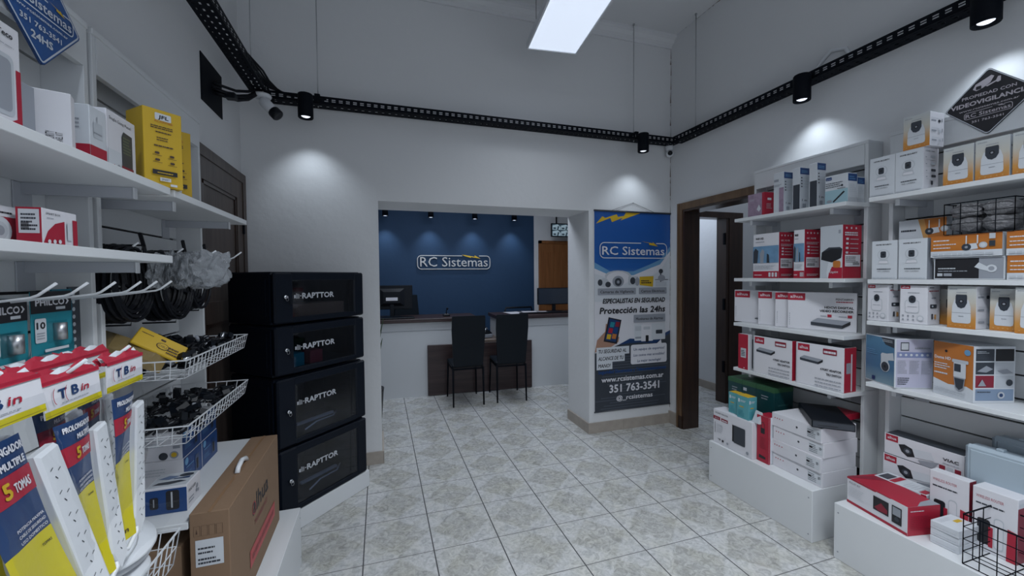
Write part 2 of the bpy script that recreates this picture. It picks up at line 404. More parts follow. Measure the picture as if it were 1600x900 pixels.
def skirt(name, pts, d=.014, h=.095):      # runs along wall faces, pts are (x, y) with the room on the right-hand side
    m = MB(); 
    for (a, b) in zip(pts[:-1], pts[1:]):
        a = Vector((*a, 0)); b = Vector((*b, 0)); t = (b - a).normalized(); n_ = Vector((t.y, -t.x, 0))
        L_ = (b - a).length; s = 0
        while s < L_ - 1e-4:
            e = min(s + .355, L_); p0 = a + t * s; p1 = a + t * (e - (.0015 if e < L_ else 0))
            v = [p0, p1, p1 + n_ * d, p0 + n_ * d]; v = v + [q + Vector((0, 0, h)) for q in v]
            m.add(v, [(0, 1, 2, 3), (4, 7, 6, 5), (0, 4, 5, 1), (2, 6, 7, 3), (1, 5, 6, 2), (0, 3, 7, 4)], SKIRT); s = e
    return struct(m, name)
skirt('baseboard_back_left', [(-.35, YB), (-.004 + .014, YB)])
skirt('baseboard_opening_left', [(-.004, YB), (-.004, YB + .43)])
skirt('baseboard_opening_right', [(1.805, YB + .43), (1.805, YB - .014)])
skirt('baseboard_back_right', [(1.805, YB), (XR, YB)])
skirt('baseboard_right', [(XR, YB), (XR, 3.19)], h=.12)

# doorway in the right wall: architrave and deep dark lining
m = MB()
m.box(XR - .018, XR, 3.125, 3.187, 0, 2.112, ARCH); m.box(XR - .018, XR, 2.29, 3.125, 2.05, 2.112, ARCH)
m.box(XR - .024, XR - .018, 3.165, 3.187, 0, 2.112, ARCH)
m.box(XR - .012, XR + .165, 3.105, 3.126, 0, 2.05, DOORW); m.box(XR - .012, XR + .165, 2.27, 3.105, 2.03, 2.05, DOORW)
m.box(XR - .02, XR + .17, 3.12, 3.185, 0, .12, DOORW)
m.box(XR - .004, XR - .001, 3.115, 3.125, 1.0, 1.1, BLK)
struct(m, 'door_1')
# hallway and the room beyond it
m = MB()
m.box(3.89, 5.0, 3.6, 3.72, 0, 3.0, WALL); m.box(2.85, 3.89, 3.6, 3.72, 2.13, 3.0, WALL)
m.box(4.6, 4.75, 1.0, 3.6, 0, 3.0, WALL); m.box(2.85, 4.75, .9, 1.0, 0, 3.0, WALL)
struct(m, 'wall_hallway')
m = MB(); m.box(3.95, 4.08, 3.72, 5.1, 0, 3.0, WALL); m.box(2.85, 4.0, 5.0, 5.1, 0, 3.0, WALL); m.box(2.75, 2.85, 3.74, 5.1, 0, 3.0, WALL); struct(m, 'wall_far_room')
m = MB(); m.box(2.75, 4.75, .9, 5.1, 3.0, 3.1, CEIL); struct(m, 'ceiling_hallway')
skirt('baseboard_far_room', [(3.95, 5.0), (3.95, 3.72)])
m = MB()
m.box(3.66, 3.70, 3.585, 3.72, 0, 2.13, DOORW); m.box(3.70, 3.89, 3.578, 3.60, 0, 2.13, DOORW); m.box(2.9, 3.89, 3.575, 3.60, 2.07, 2.135, DOORW); m.box(2.9, 3.70, 3.60, 3.72, 2.07, 2.13, DOORW)
for z in (.35, 1.05, 1.78): m.cbox(3.645, 3.662, 3.59, 3.62, z, z + .13, .004, BLK)
struct(m, 'door_2')
# office behind the opening: blue feature wall, white strip and its door
BWALL = mat('blue painted wall', (.0095, .043, .105), .7, bump=.15, bscale=20, var=.03)
m = MB(); m.box(-1.6, 2.50, 6.5, 6.62, 0, 2.95, BWALL); struct(m, 'wall_office_blue')
m = MB(); m.box(2.50, 3.9, 6.5, 6.62, 0, 2.95, WALL); m.box(-1.7, -1.6, 3.74, 6.62, 0, 2.95, WALL); m.box(3.8, 3.9, 5.1, 6.5, 0, 2.95, WALL); struct(m, 'wall_office')
m = MB(); m.box(-1.7, 3.9, 3.7, 6.62, 2.95, 3.05, CEIL); struct(m, 'ceiling_office')
m = MB()
m.box(2.58, 2.63, 6.465, 6.5, 0, 2.05, DOORB); m.box(3.27, 3.32, 6.465, 6.5, 0, 2.05, DOORB); m.box(2.58, 3.32, 6.465, 6.5, 2.0, 2.05, DOORB); m.box(2.63, 3.27, 6.48, 6.498, .01, 2.0, DOORB)
for (a, b) in ((.15, .85), (1.0, 1.85)):
    m.box(2.72, 3.18, 6.472, 6.48, a, b, DOORB)
m.bar((2.69, 6.47, 1.0), (2.69, 6.42, 1.0), .01, CHR, 8); m.bar((2.69, 6.425, 1.0), (2.80, 6.425, 1.0), .009, CHR, 8)
struct(m, 'door_3')
# old door in the left wall, mostly behind the cabinets
m = MB(); X = XL
m.box(X, X + .03, 3.235, 3.295, 0, 2.16, DOORG); m.box(X, X + .03, 2.42, 2.48, 0, 2.16, DOORG); m.box(X, X + .03, 2.48, 3.235, 2.10, 2.16, DOORG)
m.box(X, X + .018, 3.225, 3.240, 0, 2.10, DOORW)
m.box(X, X + .012, 2.48, 3.225, .01, 2.10, DOORG)
m.box(X + .012, X + .024, 3.125, 3.225, .01, 2.10, DOORG); m.box(X + .012, X + .024, 2.48, 2.56, .01, 2.10, DOORG)
m.box(X + .012, X + .024, 2.56, 3.125, 1.98, 2.10, DOORG); m.box(X + .012, X + .024, 2.56, 3.125, 1.20, 1.32, DOORG); m.box(X + .012, X + .024, 2.56, 3.125, .01, .2, DOORG)
for (a, b) in ((.22, 1.18), (1.34, 1.96)):
    m.box(X + .012, X + .019, 2.575, 2.60, a, b, DOORW); m.box(X + .012, X + .019, 3.10, 3.125, a, b, DOORW); m.box(X + .012, X + .019, 2.6, 3.10, b, b + .02, DOORW)
m.cbox(X + .02, X + .036, 3.215, 3.235, 1.75, 1.85, .004, BLK)
struct(m, 'door_4')

# ================================================================ CEILING LAMP, CABLE TRAYS, SPOTS
PANEL = mat('glowing lamp diffuser', (.78, .86, 1.0), .5, emis=.72)
def panel_lamp(x, y, label, power):
    lamp = tag(empty('hanging_panel_lamp', (x, y, 3.1), math.radians(-6)), label, 'lamp')
    m = MB(); W2, L2 = .193, 1.5
    m.box(-W2, -W2 + .012, -L2, 0, 0, .045, METW); m.box(W2 - .012, W2, -L2, 0, 0, .045, METW); m.box(-W2 + .012, W2 - .012, -.012, 0, 0, .045, METW); m.box(-W2 + .012, W2 - .012, -L2, -L2 + .012, 0, .045, METW)
    m.box(-W2, W2, -L2, 0, .045, .05, METW); m.build('housing', lamp)
    m = MB(); m.box(-W2 + .012, W2 - .012, -L2 + .012, -.012, .006, .012, PANEL); m.build('diffuser', lamp)
    for sx in (-1, 1):
        for yy in (-.12, -L2 + .12):
            m = MB(); m.bar((sx * .15, yy, .05), (sx * .15, yy, .588), .0018, BLK, 5); m.lathe([(.012, .588), (.012, .6)], METW, 12, (sx * .15, yy, 0)); m.bar((sx * .15, yy, .05), (sx * .15, yy, .085), .006, METW, 8)
            m.build('suspension_wire', lamp)
    area_light('hanging_panel_light', (x - .08, y - .74, 3.104), (0, 0, math.radians(-6)), .36, 1.46, power, (.88, .94, 1.0), 125)
panel_lamp(1.235, 2.82, 'long white lit panel lamp hanging from the ceiling', 6)
panel_lamp(1.0, .80, 'added unseen white fill panel hanging above the viewpoint', 50)  # copy of the fixture added out of view to brighten shelves and floor

def tray(name, p0, p1, label):
    a = Vector(p0); b = Vector(p1); L_ = (b - a).length; ang = math.atan2((b - a).y, (b - a).x)
    r = tag(empty(name, a, ang), label, 'cable tray', 'black perforated cable trays')
    for sy, nm in ((-.05, 'side_flange'), (.05, 'side_flange')):
        m = MB(); y0, y1 = (sy, sy + .0015) if sy < 0 else (sy - .0015, sy)
        m.box(0, L_, y0, y1, 0, .017, BLK); m.box(0, L_, y0, y1, .024, .029, BLK); m.box(0, L_, y0, y1, .036, .052, BLK)
        x = 0
        while x < L_:
            m.box(x, min(x + .022, L_), y0 + .0001, y1 - .0001, .015, .040, BLK); x += .047
        m.build(nm, r)
    m = MB()
    for (a0, a1) in ((-.05, -.034), (-.026, -.006), (.006, .026), (.034, .05)): m.box(0, L_, a0, a1, 0, .0015, BLK)
    x = 0
    while x < L_:
        m.box(x, min(x + .03, L_), -.049, .049, .0002, .0013, BLK); x += .047
    m.build('tray_floor', r)
    rn = random.Random(name); 
    for q in range(3):
        m = MB(); pth = []; x = .05
        while x < L_ - .05:
            pth.append((x, -.03 + .03 * q + rn.uniform(-.006, .006), .008 + .006 * q + rn.uniform(0, .003))); x += .25
        m.tube(pth, .0045, RUB, 6); m.build('cable', r)
    return r
ZT = 2.665
tray('cable_tray', (-.70, 3.205, ZT), (2.655, 3.205, ZT), 'black slotted cable tray running across the back wall above the opening')
tray('cable_tray', (2.635, 3.15, ZT), (2.635, -1.2, ZT), 'black slotted cable tray along the right wall above the camera boxes')
tray('cable_tray', (-.735, 3.15, ZT), (-.735, -1.2, ZT), 'black slotted cable tray along the left wall above the shelf header')
def rod(x, y, z0, label):
    r = tag(empty('threaded_rod', (x, y, 0)), label, 'rod', 'thin rods holding up the cable trays')
    m = MB(); m.bar((0, 0, z0 - .01), (0, 0, ZC - .004), .003, ALU, 6); m.build('rod', r)
    m = MB(); m.lathe([(.009, ZC - .012), (.009, ZC)], ALU, 10); m.build('ceiling_anchor', r)
    m = MB(); m.cbox(-.018, .018, -.054, .054, z0 + .052, z0 + .066, .003, BLK); m.box(-.012, .012, -.054, -.051, z0 + .01, z0 + .055, BLK); m.build('bracket', r)
rod(-.395, 3.205, ZT, 'thin rod above the back tray beside the left spot lamp')
rod(2.205, 3.205, ZT, 'thin rod holding the back tray above the banner')
rod(2.635, 2.92, ZT, 'thin rod holding the right wall tray near the corner')
rod(-.735, 2.93, ZT, 'thin rod holding the left wall tray near its corner')

def spot(x, y, label, dirv, power=6.5, vis=1):
    r = tag(empty('spot_lamp', (x, y, 2.535)), label, 'spot lamp', 'black cylinder spot lamps on the cable trays')
    m = MB(); m.lathe([(.040, .006), (.046, 0), (.048, .004), (.048, .155), (.045, .16), (.001, .16)], BLK, 28, caps=False)
    m.lathe([(.041, .006), (.038, .008), (.036, .012), (.036, .03), (.001, .03)], BLK, 28, caps=False); m.build('lamp_body', r)
    m = MB(); m.lathe([(.028, .012), (.020, .007), (.001, .005)], mat('spot lens', (.85, .9, 1.0), .3, emis=1.1), 20, caps=False); m.build('lens', r)
    m = MB(); d = Vector(dirv); m.cbox(min(0, d.x * .05) - .008, max(0, d.x * .05) + .008, min(0, d.y * .05) - .008, max(0, d.y * .05) + .008, .135, .15, .003, BLK); m.build('mounting_clip', r)
    l = bpy.data.lights.new('spot_beam', 'SPOT'); l.energy = power; l.spot_size = math.radians(104); l.spot_blend = .85; l.color = (.80, .90, 1.0); l.shadow_soft_size = .02
    o = bpy.data.objects.new('spot_beam', l); C.objects.link(o); o.location = (x, y, 2.53)
    t = Vector((d.x * .12, d.y * .12, -1)); o.rotation_euler = t.to_track_quat('-Z', 'Y').to_euler()
    return r
spot(-.461, 3.10, 'black spot lamp on the back tray, left, beside the bullet camera', (0, 1))
spot(2.231, 3.10, 'black spot lamp on the back tray above the hanging banner', (0, 1))
spot(2.545, 1.91, 'black spot lamp on the right tray above the doorway side shelf unit', (1, 0), 6)
spot(2.545, 1.09, 'large near black spot lamp on the right tray at the top edge', (1, 0), 6)

spot(2.545, .27, 'black spot lamp on the right tray, first one outside the picture', (1, 0), 6)
spot(2.545, -.55, 'black spot lamp on the right tray, farthest from the doorway', (1, 0), 6)
spot(-.645, 1.05, 'black spot lamp on the left tray above the near shelf unit', (-1, 0), 8)
spot(-.645, .2, 'black spot lamp on the left tray behind the viewpoint', (-1, 0), 8)

# black plate on the left wall and the cable bundle leaving it
m = MB(); m.cbox(XL, XL + .006, 2.65, 2.96, 2.424, 2.684, .002, BLK)
tag(m.build('wall_plate'), 'square black plate on the left wall beside the tray corner', 'plate')
m = MB(); rn = random.Random(9)
for q in range(8):
    oy = rn.uniform(-.03, .03); oz = rn.uniform(-.025, .03)
    m.tube([(XL + .004, 2.82 + oy, 2.56 + oz), (-.86, 2.84 + oy, 2.555 + oz), (-.81, 2.90 + oy * .8, 2.56 + oz), (-.77, 2.99, 2.60 + oz), (-.74 + oy * .4, 3.08, 2.67 + oz * .5), (-.735 + oy * .5, 3.14, 2.69)], rn.uniform(.006, .010), RUB, 6)
m.cbox(-.86, -.80, 2.84, 2.90, 2.522, 2.556, .006, BLKP)
tag(m.build('cable_bundle'), 'thick bundle of black cables from the wall plate up into the tray', 'cables')
m = MB()
for q in range(5):
    m.tube([(-.745 + q * .012, 2.70, ZT + .05 + q * .003), (-.735 + q * .014, 2.92 + .01 * q, ZT + .062 + .007 * q), (-.715 + q * .012, 3.05, ZT + .055 + .004 * q), (-.68 + q * .01, 3.14, ZT + .06), (-.60, 3.19 + .005 * q, ZT + .058), (-.46 + .03 * q, 3.2, ZT + .05)], .0065, RUB, 6)
tag(m.build('loose_cables'), 'loose black cables looping over the corner of the trays', 'cables')
# bullet camera
bc = tag(empty('bullet_camera', (-.715, 3.09, 2.655)), 'white bullet camera with black front hanging under the tray corner', 'camera')
m = MB(); m.lathe([(.052, 0), (.055, -.008), (.050, -.020), (.030, -.028), (.001, -.030)], PLW, 24); m.build('mount_base', bc)
m = MB(); m.tube([(0, 0, -.025), (.006, -.006, -.05), (.02, -.02, -.058)], .016, PLW, 12); m.build('arm', bc)
d = Vector((.098, -.03, -.105)).normalized(); q = d.to_track_quat('Z', 'Y').to_matrix()
m = MB(); m.lathe([(.020, -.02), (.030, -.012), (.034, .01), (.034, .085), (.03, .09)], PLW, 24, (.012, -.012, -.05), q); m.build('housing', bc)
m = MB(); m.lathe([(.036, .084), (.038, .09), (.038, .125), (.034, .13), (.024, .131), (.001, .126)], BLKP, 24, (.012, -.012, -.05), q); m.build('lens_hood', bc)
# little corner camera
cc = tag(empty('dome_camera', (2.63, 3.25, 2.66)), 'small white round camera in the corner where the trays meet', 'camera')
m = MB(); m.lathe([(.030, .03), (.034, .02), (.034, -.02), (.028, -.035), (.02, -.04)], PLW, 20); m.build('base', cc)
m = MB(); m.lathe([(.001, .032), (.018, .028), (.031, .010), (.034, -.008), (.026, -.026), (.012, -.034), (.001, -.036)], PLW, 20, (-.012, -.02, -.065)); m.build('ball', cc)
m = MB(); q = Vector((-.5, -.8, -.25)).normalized().to_track_quat('Z', 'Y').to_matrix(); m.lathe([(.022, .026), (.02, .034), (.012, .038), (.001, .038)], BLKP, 16, (-.012, -.02, -.065), q); m.build('lens', cc)
m = MB(); m.tube([(2.688, 1.70, 2.69), (2.686, 1.75, 2.80), (2.684, 1.83, 2.83), (2.684, 1.90, 2.78), (2.66, 1.93, 2.715)], .012, PLW, 10)
tag(m.build('conduit'), 'grey flexible conduit looping on the right wall above the tray', 'conduit')

# ================================================================ OFFICE
def office_spot(x, label):
    r = tag(empty('ceiling_spot', (x, 6.28, 2.345)), label, 'spot lamp', 'spots along the blue wall')
    m = MB(); m.lathe([(.036, .004), (.042, 0), (.042, .14), (.001, .14)], BLK, 20, caps=False); m.build('lamp_body', r)
    m = MB(); m.bar((0, 0, .14), (0, 0, .604), .006, BLK, 8); m.build('stem', r)
    m = MB(); m.lathe([(.03, .003), (.001, .003)], mat('office spot lens', (.75, .8, .9), .3, emis=.5), 16); m.build('lens', r)
    l = bpy.data.lights.new('office_beam', 'SPOT'); l.energy = 11; l.spot_size = math.radians(80); l.spot_blend = 1.0; l.color = (.78, .88, 1.0); l.shadow_soft_size = .02
    o = bpy.data.objects.new('office_beam', l); C.objects.link(o); o.location = (x, 6.28, 2.337); o.rotation_euler = Vector((0, .28, -1)).to_track_quat('-Z', 'Y').to_euler()
for x, lb in ((.09, 'leftmost of the spots above the blue wall'), (.75, 'second spot from the left above the blue wall'), (1.43, 'third spot from the left above the blue wall'), (2.08, 'rightmost of the spots above the blue wall')): office_spot(x, lb)
# the raised shop sign
sg = tag(empty('wall_sign', (1.14, 6.492, 1.685)), 'outlined white lettering sign with a yellow bolt on the blue wall', 'sign')
SGW = mat('white sign acrylic', (.62, .62, .62), .5, emis=0); SGY = mat('yellow sign acrylic', (.75, .48, .03), .4)
m = MB(); p = Pr(m, (-.58, 0, -.11), (1, 0, 0), (0, 0, 1), 1.16, .22); sy = .150 / .7; full = text_geo('RC Sistemas')[2]; sx = 1.08 / full
for word, x0 in (('RC', -.54), ('Sistemas', .54 - text_geo('Sistemas')[2] * sx)):
    m = MB(); vs0, fs0, tw0 = text_geo(word); m.add([(x0 + a * sx, -.012, -.075 + b * sy) for a, b in vs0], fs0, SGW)
    o_ = m.build('raised_word', sg); md = o_.modifiers.new('s', 'SOLIDIFY'); md.thickness = .012; md.offset = 0
def rrpath(x0, x1, z0, z1, r, n=6):
    P = []
    for (cx, cz, a) in ((x1 - r, z0 + r, -90), (x1 - r, z1 - r, 0), (x0 + r, z1 - r, 90), (x0 + r, z0 + r, 180)):
        for i in range(n + 1): t = math.radians(a + 90 * i / n); P.append((cx + r * math.cos(t), cz + r * math.sin(t)))
    return P
P = rrpath(-.58, .58, -.115, .095, .06); cut = 2 * 7    # open between bolt ends
path = [(.12, .095)] + P[14:] + P[:14] + [(.40, .095)]
m = MB(); m.tube([(a, -.008, b) for a, b in path], .0085, SGW, 4); m.build('border', sg)
m = MB(); zz = [(.115, .115), (.33, .080), (.325, .105), (.42, .052), (.26, .078), (.265, .062), (.16, .092)]
m.add([(a, -.014, b) for a, b in zz] + [(a, -.002, b) for a, b in zz], [tuple(range(7)), tuple(range(13, 6, -1))] + [(i, i + 7, (i + 1) % 7 + 7, (i + 1) % 7) for i in range(7)], SGY); m.build('bolt', sg)

# reception counter
CT = mat('counter white panel', (.60, .62, .64), .5)
ct = tag(empty('reception_counter', (-.03, 5.03, 0), math.radians(-2.25)), 'long white reception counter with dark wood top and low walnut centre panel', 'counter')
m = MB(); m.box(-1.0, 1.17, .0, .03, 0, .90, CT); m.box(1.14, 1.17, .03, .55, .0, .90, CT); m.box(-1.0, 1.17, -.004, 0, .80, .803, GREY); m.build('left_panel', ct)
m = MB(); m.box(1.47, 3.0, .0, .03, 0, .90, CT); m.box(1.47, 1.50, .03, .55, 0, .90, CT); m.box(1.5, 3.0, -.004, 0, .80, .803, GREY); m.build('right_panel', ct)
m = MB(); m.cbox(-1.0, 1.19, -.03, .55, .90, .945, .004, WALN); m.build('left_worktop', ct)
m = MB(); m.cbox(1.44, 3.0, -.03, .55, .90, .945, .004, WALN); m.build('right_worktop', ct)
m = MB(); m.cbox(.565, 1.89, -.03, -.001, .01, .62, .002, WALN); m.build('centre_panel', ct)
m = MB(); m.cbox(1.17, 1.47, -.02, .55, .62, .655, .004, wood('light walnut desk top', (.10, .075, .06), (.2, .15, .12), .4, 'X')); m.build('desk_shelf', ct)

def chair(x, y, rz, label):
    r = tag(empty('dining_chair', (x, y, 0), rz), label, 'chair', 'black high back chairs at the counter')
    m = MB(); m.cbox(-.18, .18, .02, .42, .425, .465, .012, LEATH); m.build('seat', r)
    m = MB()
    pts = [(-.165, .0), (-.180, .28), (-.190, .56)]; v = []
    for i, (hx, hz) in enumerate(((.165, 0), (.178, .2), (.188, .4), (.185, .545), (.178, .56))):
        yb = -.012 - .055 * (hz / .56) ** 1.3
        v += [(-hx, yb - .012, .455 + hz), (hx, yb - .012, .455 + hz), (hx, yb + .012, .455 + hz), (-hx, yb + .012, .455 + hz)]
    f = [(0, 3, 2, 1), (16, 17, 18, 19)]
    for i in range(4):
        for k in range(4): f.append((i * 4 + k, i * 4 + (k + 1) % 4, i * 4 + 4 + (k + 1) % 4, i * 4 + 4 + k))
    m.add(v, f, LEATH); m.build('backrest', r)
    m = MB(); m.box(-.175, .175, .0, .012, .405, .425, BLK); m.box(-.175, .175, .40, .412, .405, .425, BLK); m.box(-.178, -.166, .0, .41, .405, .425, BLK); m.box(.166, .178, .0, .41, .405, .425, BLK); m.build('seat_frame', r)
    for sx in (-1, 1):
        m = MB(); m.bar((sx * .170, .0, .43), (sx * .172, -.02, 0), .0125, BLK, 8, .009); m.build('leg', r)
        m = MB(); m.bar((sx * .168, .405, .42), (sx * .178, .425, 0), .0115, BLK, 8, .009); m.build('leg', r)
    return r
chair(.925, 4.475, math.radians(-1), 'black high back chair on the left, in front of the low walnut panel')
chair(1.43, 4.465, math.radians(-4), 'black high back chair on the right, before the low walnut panel')

# things on and behind the counter
def monitor(name, loc, rot, w_, h_, label, back=True, base=True):
    r = tag(empty(name, loc, rot), label, 'monitor')
    m = MB(); m.cbox(-w_ / 2, w_ / 2, -.02, .015, .10, .10 + h_, .006, BLKP); m.hull([(sx * w_ * .3, .015, z) for sx in (-1, 1) for z in (.14, .06 + h_)] + [(sx * w_ * .2, .04, z) for sx in (-1, 1) for z in (.18, .02 + h_)], BLKP); m.build('housing', r)
    m = MB(); m.box(-w_ / 2 + .012, w_ / 2 - .012, -.0215, -.0205, .112, .088 + h_, mat('dark monitor screen', (.012, .02, .035), .12)); m.build('screen', r)
    if base:
        m = MB(); m.cbox(-.025, .025, .0, .03, .01, .2, .005, BLKP); m.build('neck', r)
        m = MB(); m.hull([(a * math.cos(t), b * math.sin(t), z) for z, a, b in ((0, .12, .09), (.008, .12, .09), (.014, .10, .07)) for t in [math.pi * 2 * i / 20 for i in range(20)]], BLKP); m.build('base', r)
    return r
mn = monitor('computer_monitor', (.14, 5.32, .945), math.radians(176), .50, .30, 'black monitor seen from behind at the left end of the counter')
m = MB(); m.box(-.07, .07, .0405, .042, .21, .25, WHT); o_ = m.build('label_sticker', mn)
monitor('computer_monitor', (2.34, 5.3, .9455), math.radians(-3), .50, .235, 'dark screen monitor on the right part of the counter before the office door')
m = MB(); m.cbox(-.22, .22, -.07, .07, 0, .018, .004, BLKP); tag(m.build('keyboard', loc=(.17, 5.1, .945), rot=.05), 'black keyboard lying under the left monitor', 'keyboard')
m = MB(); m.cbox(-.045, .045, -.03, .03, 0, .022, .006, BLKP); m.hull([(-.035, -.01, .02), (.035, -.01, .02), (-.035, .01, .02), (.035, .01, .02), (-.02, 0, .035), (.02, 0, .035)], BLKP); m.tube([(0, 0, .03), (.0, .0, .07), (.012, -.004, .085)], .006, BLKP, 8); m.lathe([(.001, 0), (.012, .004), (.014, .014), (.01, .024), (.001, .026)], BLKP, 12, (.012, -.004, .083))
tag(m.build('desk_microphone', loc=(.80, 5.2, .9455)), 'small black desk microphone on the left worktop', 'microphone')
m = MB(); m.cbox(-.10, .10, -.06, .06, 0, .05, .008, GREY); m.hull([(-.10, -.055, .05), (.10, -.055, .05), (-.10, .055, .05), (.10, .055, .05), (-.07, -.04, .10), (.05, -.04, .10), (-.07, .04, .10), (.05, .04, .10)], BLKP); m.tube([(-.06, -.06, .02), (-.05, -.10, .08), (-.02, -.08, .14), (.02, -.05, .12)], .008, CHR, 8)
tag(m.build('tape_dispenser', loc=(1.27, 5.12, .6555), rot=.3), 'grey and black desk tape dispenser in the counter gap between the chairs', 'dispenser')
for i, (x, y, a) in enumerate(((0, 0, .1), (.24, .03, -.2), (.48, -.02, .05))):
    m = MB(); q = Matrix.Rotation(a, 3, 'Z'); m.hull([q @ Vector((sx * .105, sy * .14, z)) for sx in (-1, 1) for sy in (-1, 1) for z in (0, .003)], WHT)
    tag(m.build('paper_sheet', loc=(1.74 + x, 5.30 + y, .9455)), 'white papers on the right worktop, %s of the three' % ('leftmost', 'middle', 'rightmost')[i], 'papers', 'loose papers on the counter')
m = MB(); m.cbox(-.35, .35, -.02, .02, 0, .018, .004, BLKP); tag(m.build('keyboard', loc=(2.1, 5.08, .9465), rot=-.04), 'flat black keyboard on the right worktop', 'keyboard')
m = MB(); m.lathe([(.03, 0), (.032, .01), (.03, .05), (.02, .055), (.02, .09), (.001, .09)], PLW, 16); tag(m.build('cup', loc=(2.52, 5.1, .9455)), 'small white cup on the right worktop', 'cup')
# office chair behind the counter
oc = tag(empty('office_chair', (1.94, 5.95, 0), math.radians(182)), 'black mesh office chair behind the right part of the counter', 'chair')
m = MB(); m.cbox(-.22, .22, -.2, .22, .44, .52, .02, LEATH); m.build('seat', oc)
m = MB(); P = [(-.20, .55), (-.225, .90), (-.20, .985), (.20, .985), (.225, .90), (.20, .55)]; m.tube([(a, .24, b) for a, b in P], .014, BLKP, 8, closed=True); m.box(-.2, .2, .238, .242, .56, .89, LEATH); m.build('backrest', oc)
m = MB(); m.bar((0, 0, .08), (0, 0, .44), .025, BLK, 10); m.build('column', oc)
for i in range(5):
    a = i * 2 * math.pi / 5; m = MB(); m.bar((0, 0, .09), (.28 * math.cos(a), .28 * math.sin(a), .06), .018, BLKP, 6, .012); m.lathe([(.001, 0), (.02, .005), (.025, .025), (.02, .045), (.001, .05)], BLKP, 10, (.28 * math.cos(a), .28 * math.sin(a), 0)); m.build('leg', oc)
m = MB(); m.hull([(sx * (.21 if z < .6 else .15), y, z) for sx in (-1, 1) for y in (-.05, .05) for z in (.45, .55, .95, 1.2)], LEATH); m.cbox(-.22, .22, -.25, .2, .43, .5, .02, LEATH); m.bar((0, 0, .02), (0, 0, .43), .03, BLK, 8); m.lathe([(.24, 0), (.24, .03), (.05, .06)], BLKP, 16)
tag(m.build('high_back_chair', loc=(.33, 5.78, 0), rot=math.radians(20)), 'black padded office chair behind the left monitor', 'chair')
# small wall screen over the office door
tv = tag(empty('wall_screen', (2.90, 6.28, 2.10), math.radians(0)), 'small lit screen with camera views mounted above the office door', 'screen')
m = MB(); m.cbox(-.17, .17, 0, .035, 0, .225, .006, BLKP); m.build('housing', tv)
SC1 = mat('lit screen view pale', (.42, .55, .62), .3, emis=.30); SC2 = mat('lit screen view dark', (.06, .10, .13), .3, emis=.2)
m = MB(); p = Pr(m, (-.157, 0, .013), (1, 0, 0), (0, 0, 1), .314, .199)
p.rect(0, 0, 1, 1, SC2)
for i, (a, b, c_, d_) in enumerate(((.02, .52, .49, .98), (.51, .52, .98, .98), (.02, .02, .49, .49), (.51, .02, .98, .49))):
    p.poly([(a, b), (c_, b), (c_, b + .25), (a + .3, d_), (a, d_ - .1)], SC1); p.rect(a + .05, b + .05, a + .2, b + .2, SC2); p.poly([(a + .25, b), (a + .33, b), (a + .4, b + .3), (a + .3, b + .3)], SC2)
m.build('screen', tv)
m = MB(); m.box(-.03, .03, .035, .22, .08, .14, BLK); m.bar((0, .18, .2), (0, .18, .85), .012, BLK, 8); m.build('mount', tv)
# snake plant behind the left side of the opening
sp_ = tag(empty('potted_plant', (-.13, 4.35, 0)), 'potted snake plant half hidden behind the left side of the opening', 'plant')
m = MB(); m.lathe([(.10, 0), (.13, .02), (.15, .30), (.155, .32), (.14, .32), (.135, .29), (.001, .28)], mat('dark planter', (.03, .03, .035), .5), 24); m.build('pot', sp_)
LEAF = mat('snake plant leaf', (.035, .075, .025), .4, var=.5, vscale=20)
for i in range(9):
    a = i * 2.4; bx, by = .05 * math.cos(a), .05 * math.sin(a); tx, ty = bx + .13 * math.cos(a) * (.4 + .2 * (i % 3)), by + .13 * math.sin(a) * .8; hh = .55 + .08 * (i % 4)
    if i == 0: tx, ty, hh = .155, -.03, .76
    v = []; f = []
    for s in range(7):
        t = s / 6; c0 = Vector((bx + (tx - bx) * t ** 1.5, by + (ty - by) * t ** 1.5, .27 + hh * t)); wv = .024 * (1 - t) ** .5 * (1.1 if s else .8); pd = Vector((-math.sin(a + .6), math.cos(a + .6), 0)); od = Vector((math.cos(a + .6), math.sin(a + .6), 0))
        v += [c0 - pd * wv, c0 + od * .005, c0 + pd * wv, c0 - od * .002]
    for s in range(6):
        for k in range(4): f.append((s * 4 + k, s * 4 + (k + 1) % 4, s * 4 + 4 + (k + 1) % 4, s * 4 + 4 + k))
    m = MB(); m.add(v, f, LEAF, True); m.build('leaf', sp_)

# ================================================================ HANGING BANNER
bn = tag(empty('hanging_banner', (1.858, YB - .004, .19)), 'tall blue and white advertising banner on the wall beside the doorway', 'banner')
BW, BH = .826, 1.85
m = MB(); m.box(0, BW, -.0025, 0, 0, BH, WHT)
p = Pr(m, (0, -.0025, 0), (1, 0, 0), (0, 0, 1), BW, BH, step=.00012)
p.grad(0, .60, 1, 1, BLUG)
p.poly([(0, .56), (1, .56), (1, .83), (.86, .76), (.72, .735), (.5, .70), (.2, .70), (0, .745)], LBLU)
p.poly([(0, .55), (1, .55), (1, .805), (.86, .735), (.72, .715), (.5, .68), (.2, .68), (0, .715)], WHT)
p.poly([(0, .55), (1, .55), (1, .79), (.86, .70), (.7, .67), (.4, .66), (.15, .67), (0, .69)], WHT2)
# lightning
p.poly([(.02, .935), (.2, .965), (.22, .945), (.45, .985), (.30, .972), (.28, .985), (.14, .965), (.10, .972)], YEL)
p.poly([(.33, .955), (.62, 1.0), (.40, .995), (.37, .975)], YEL)
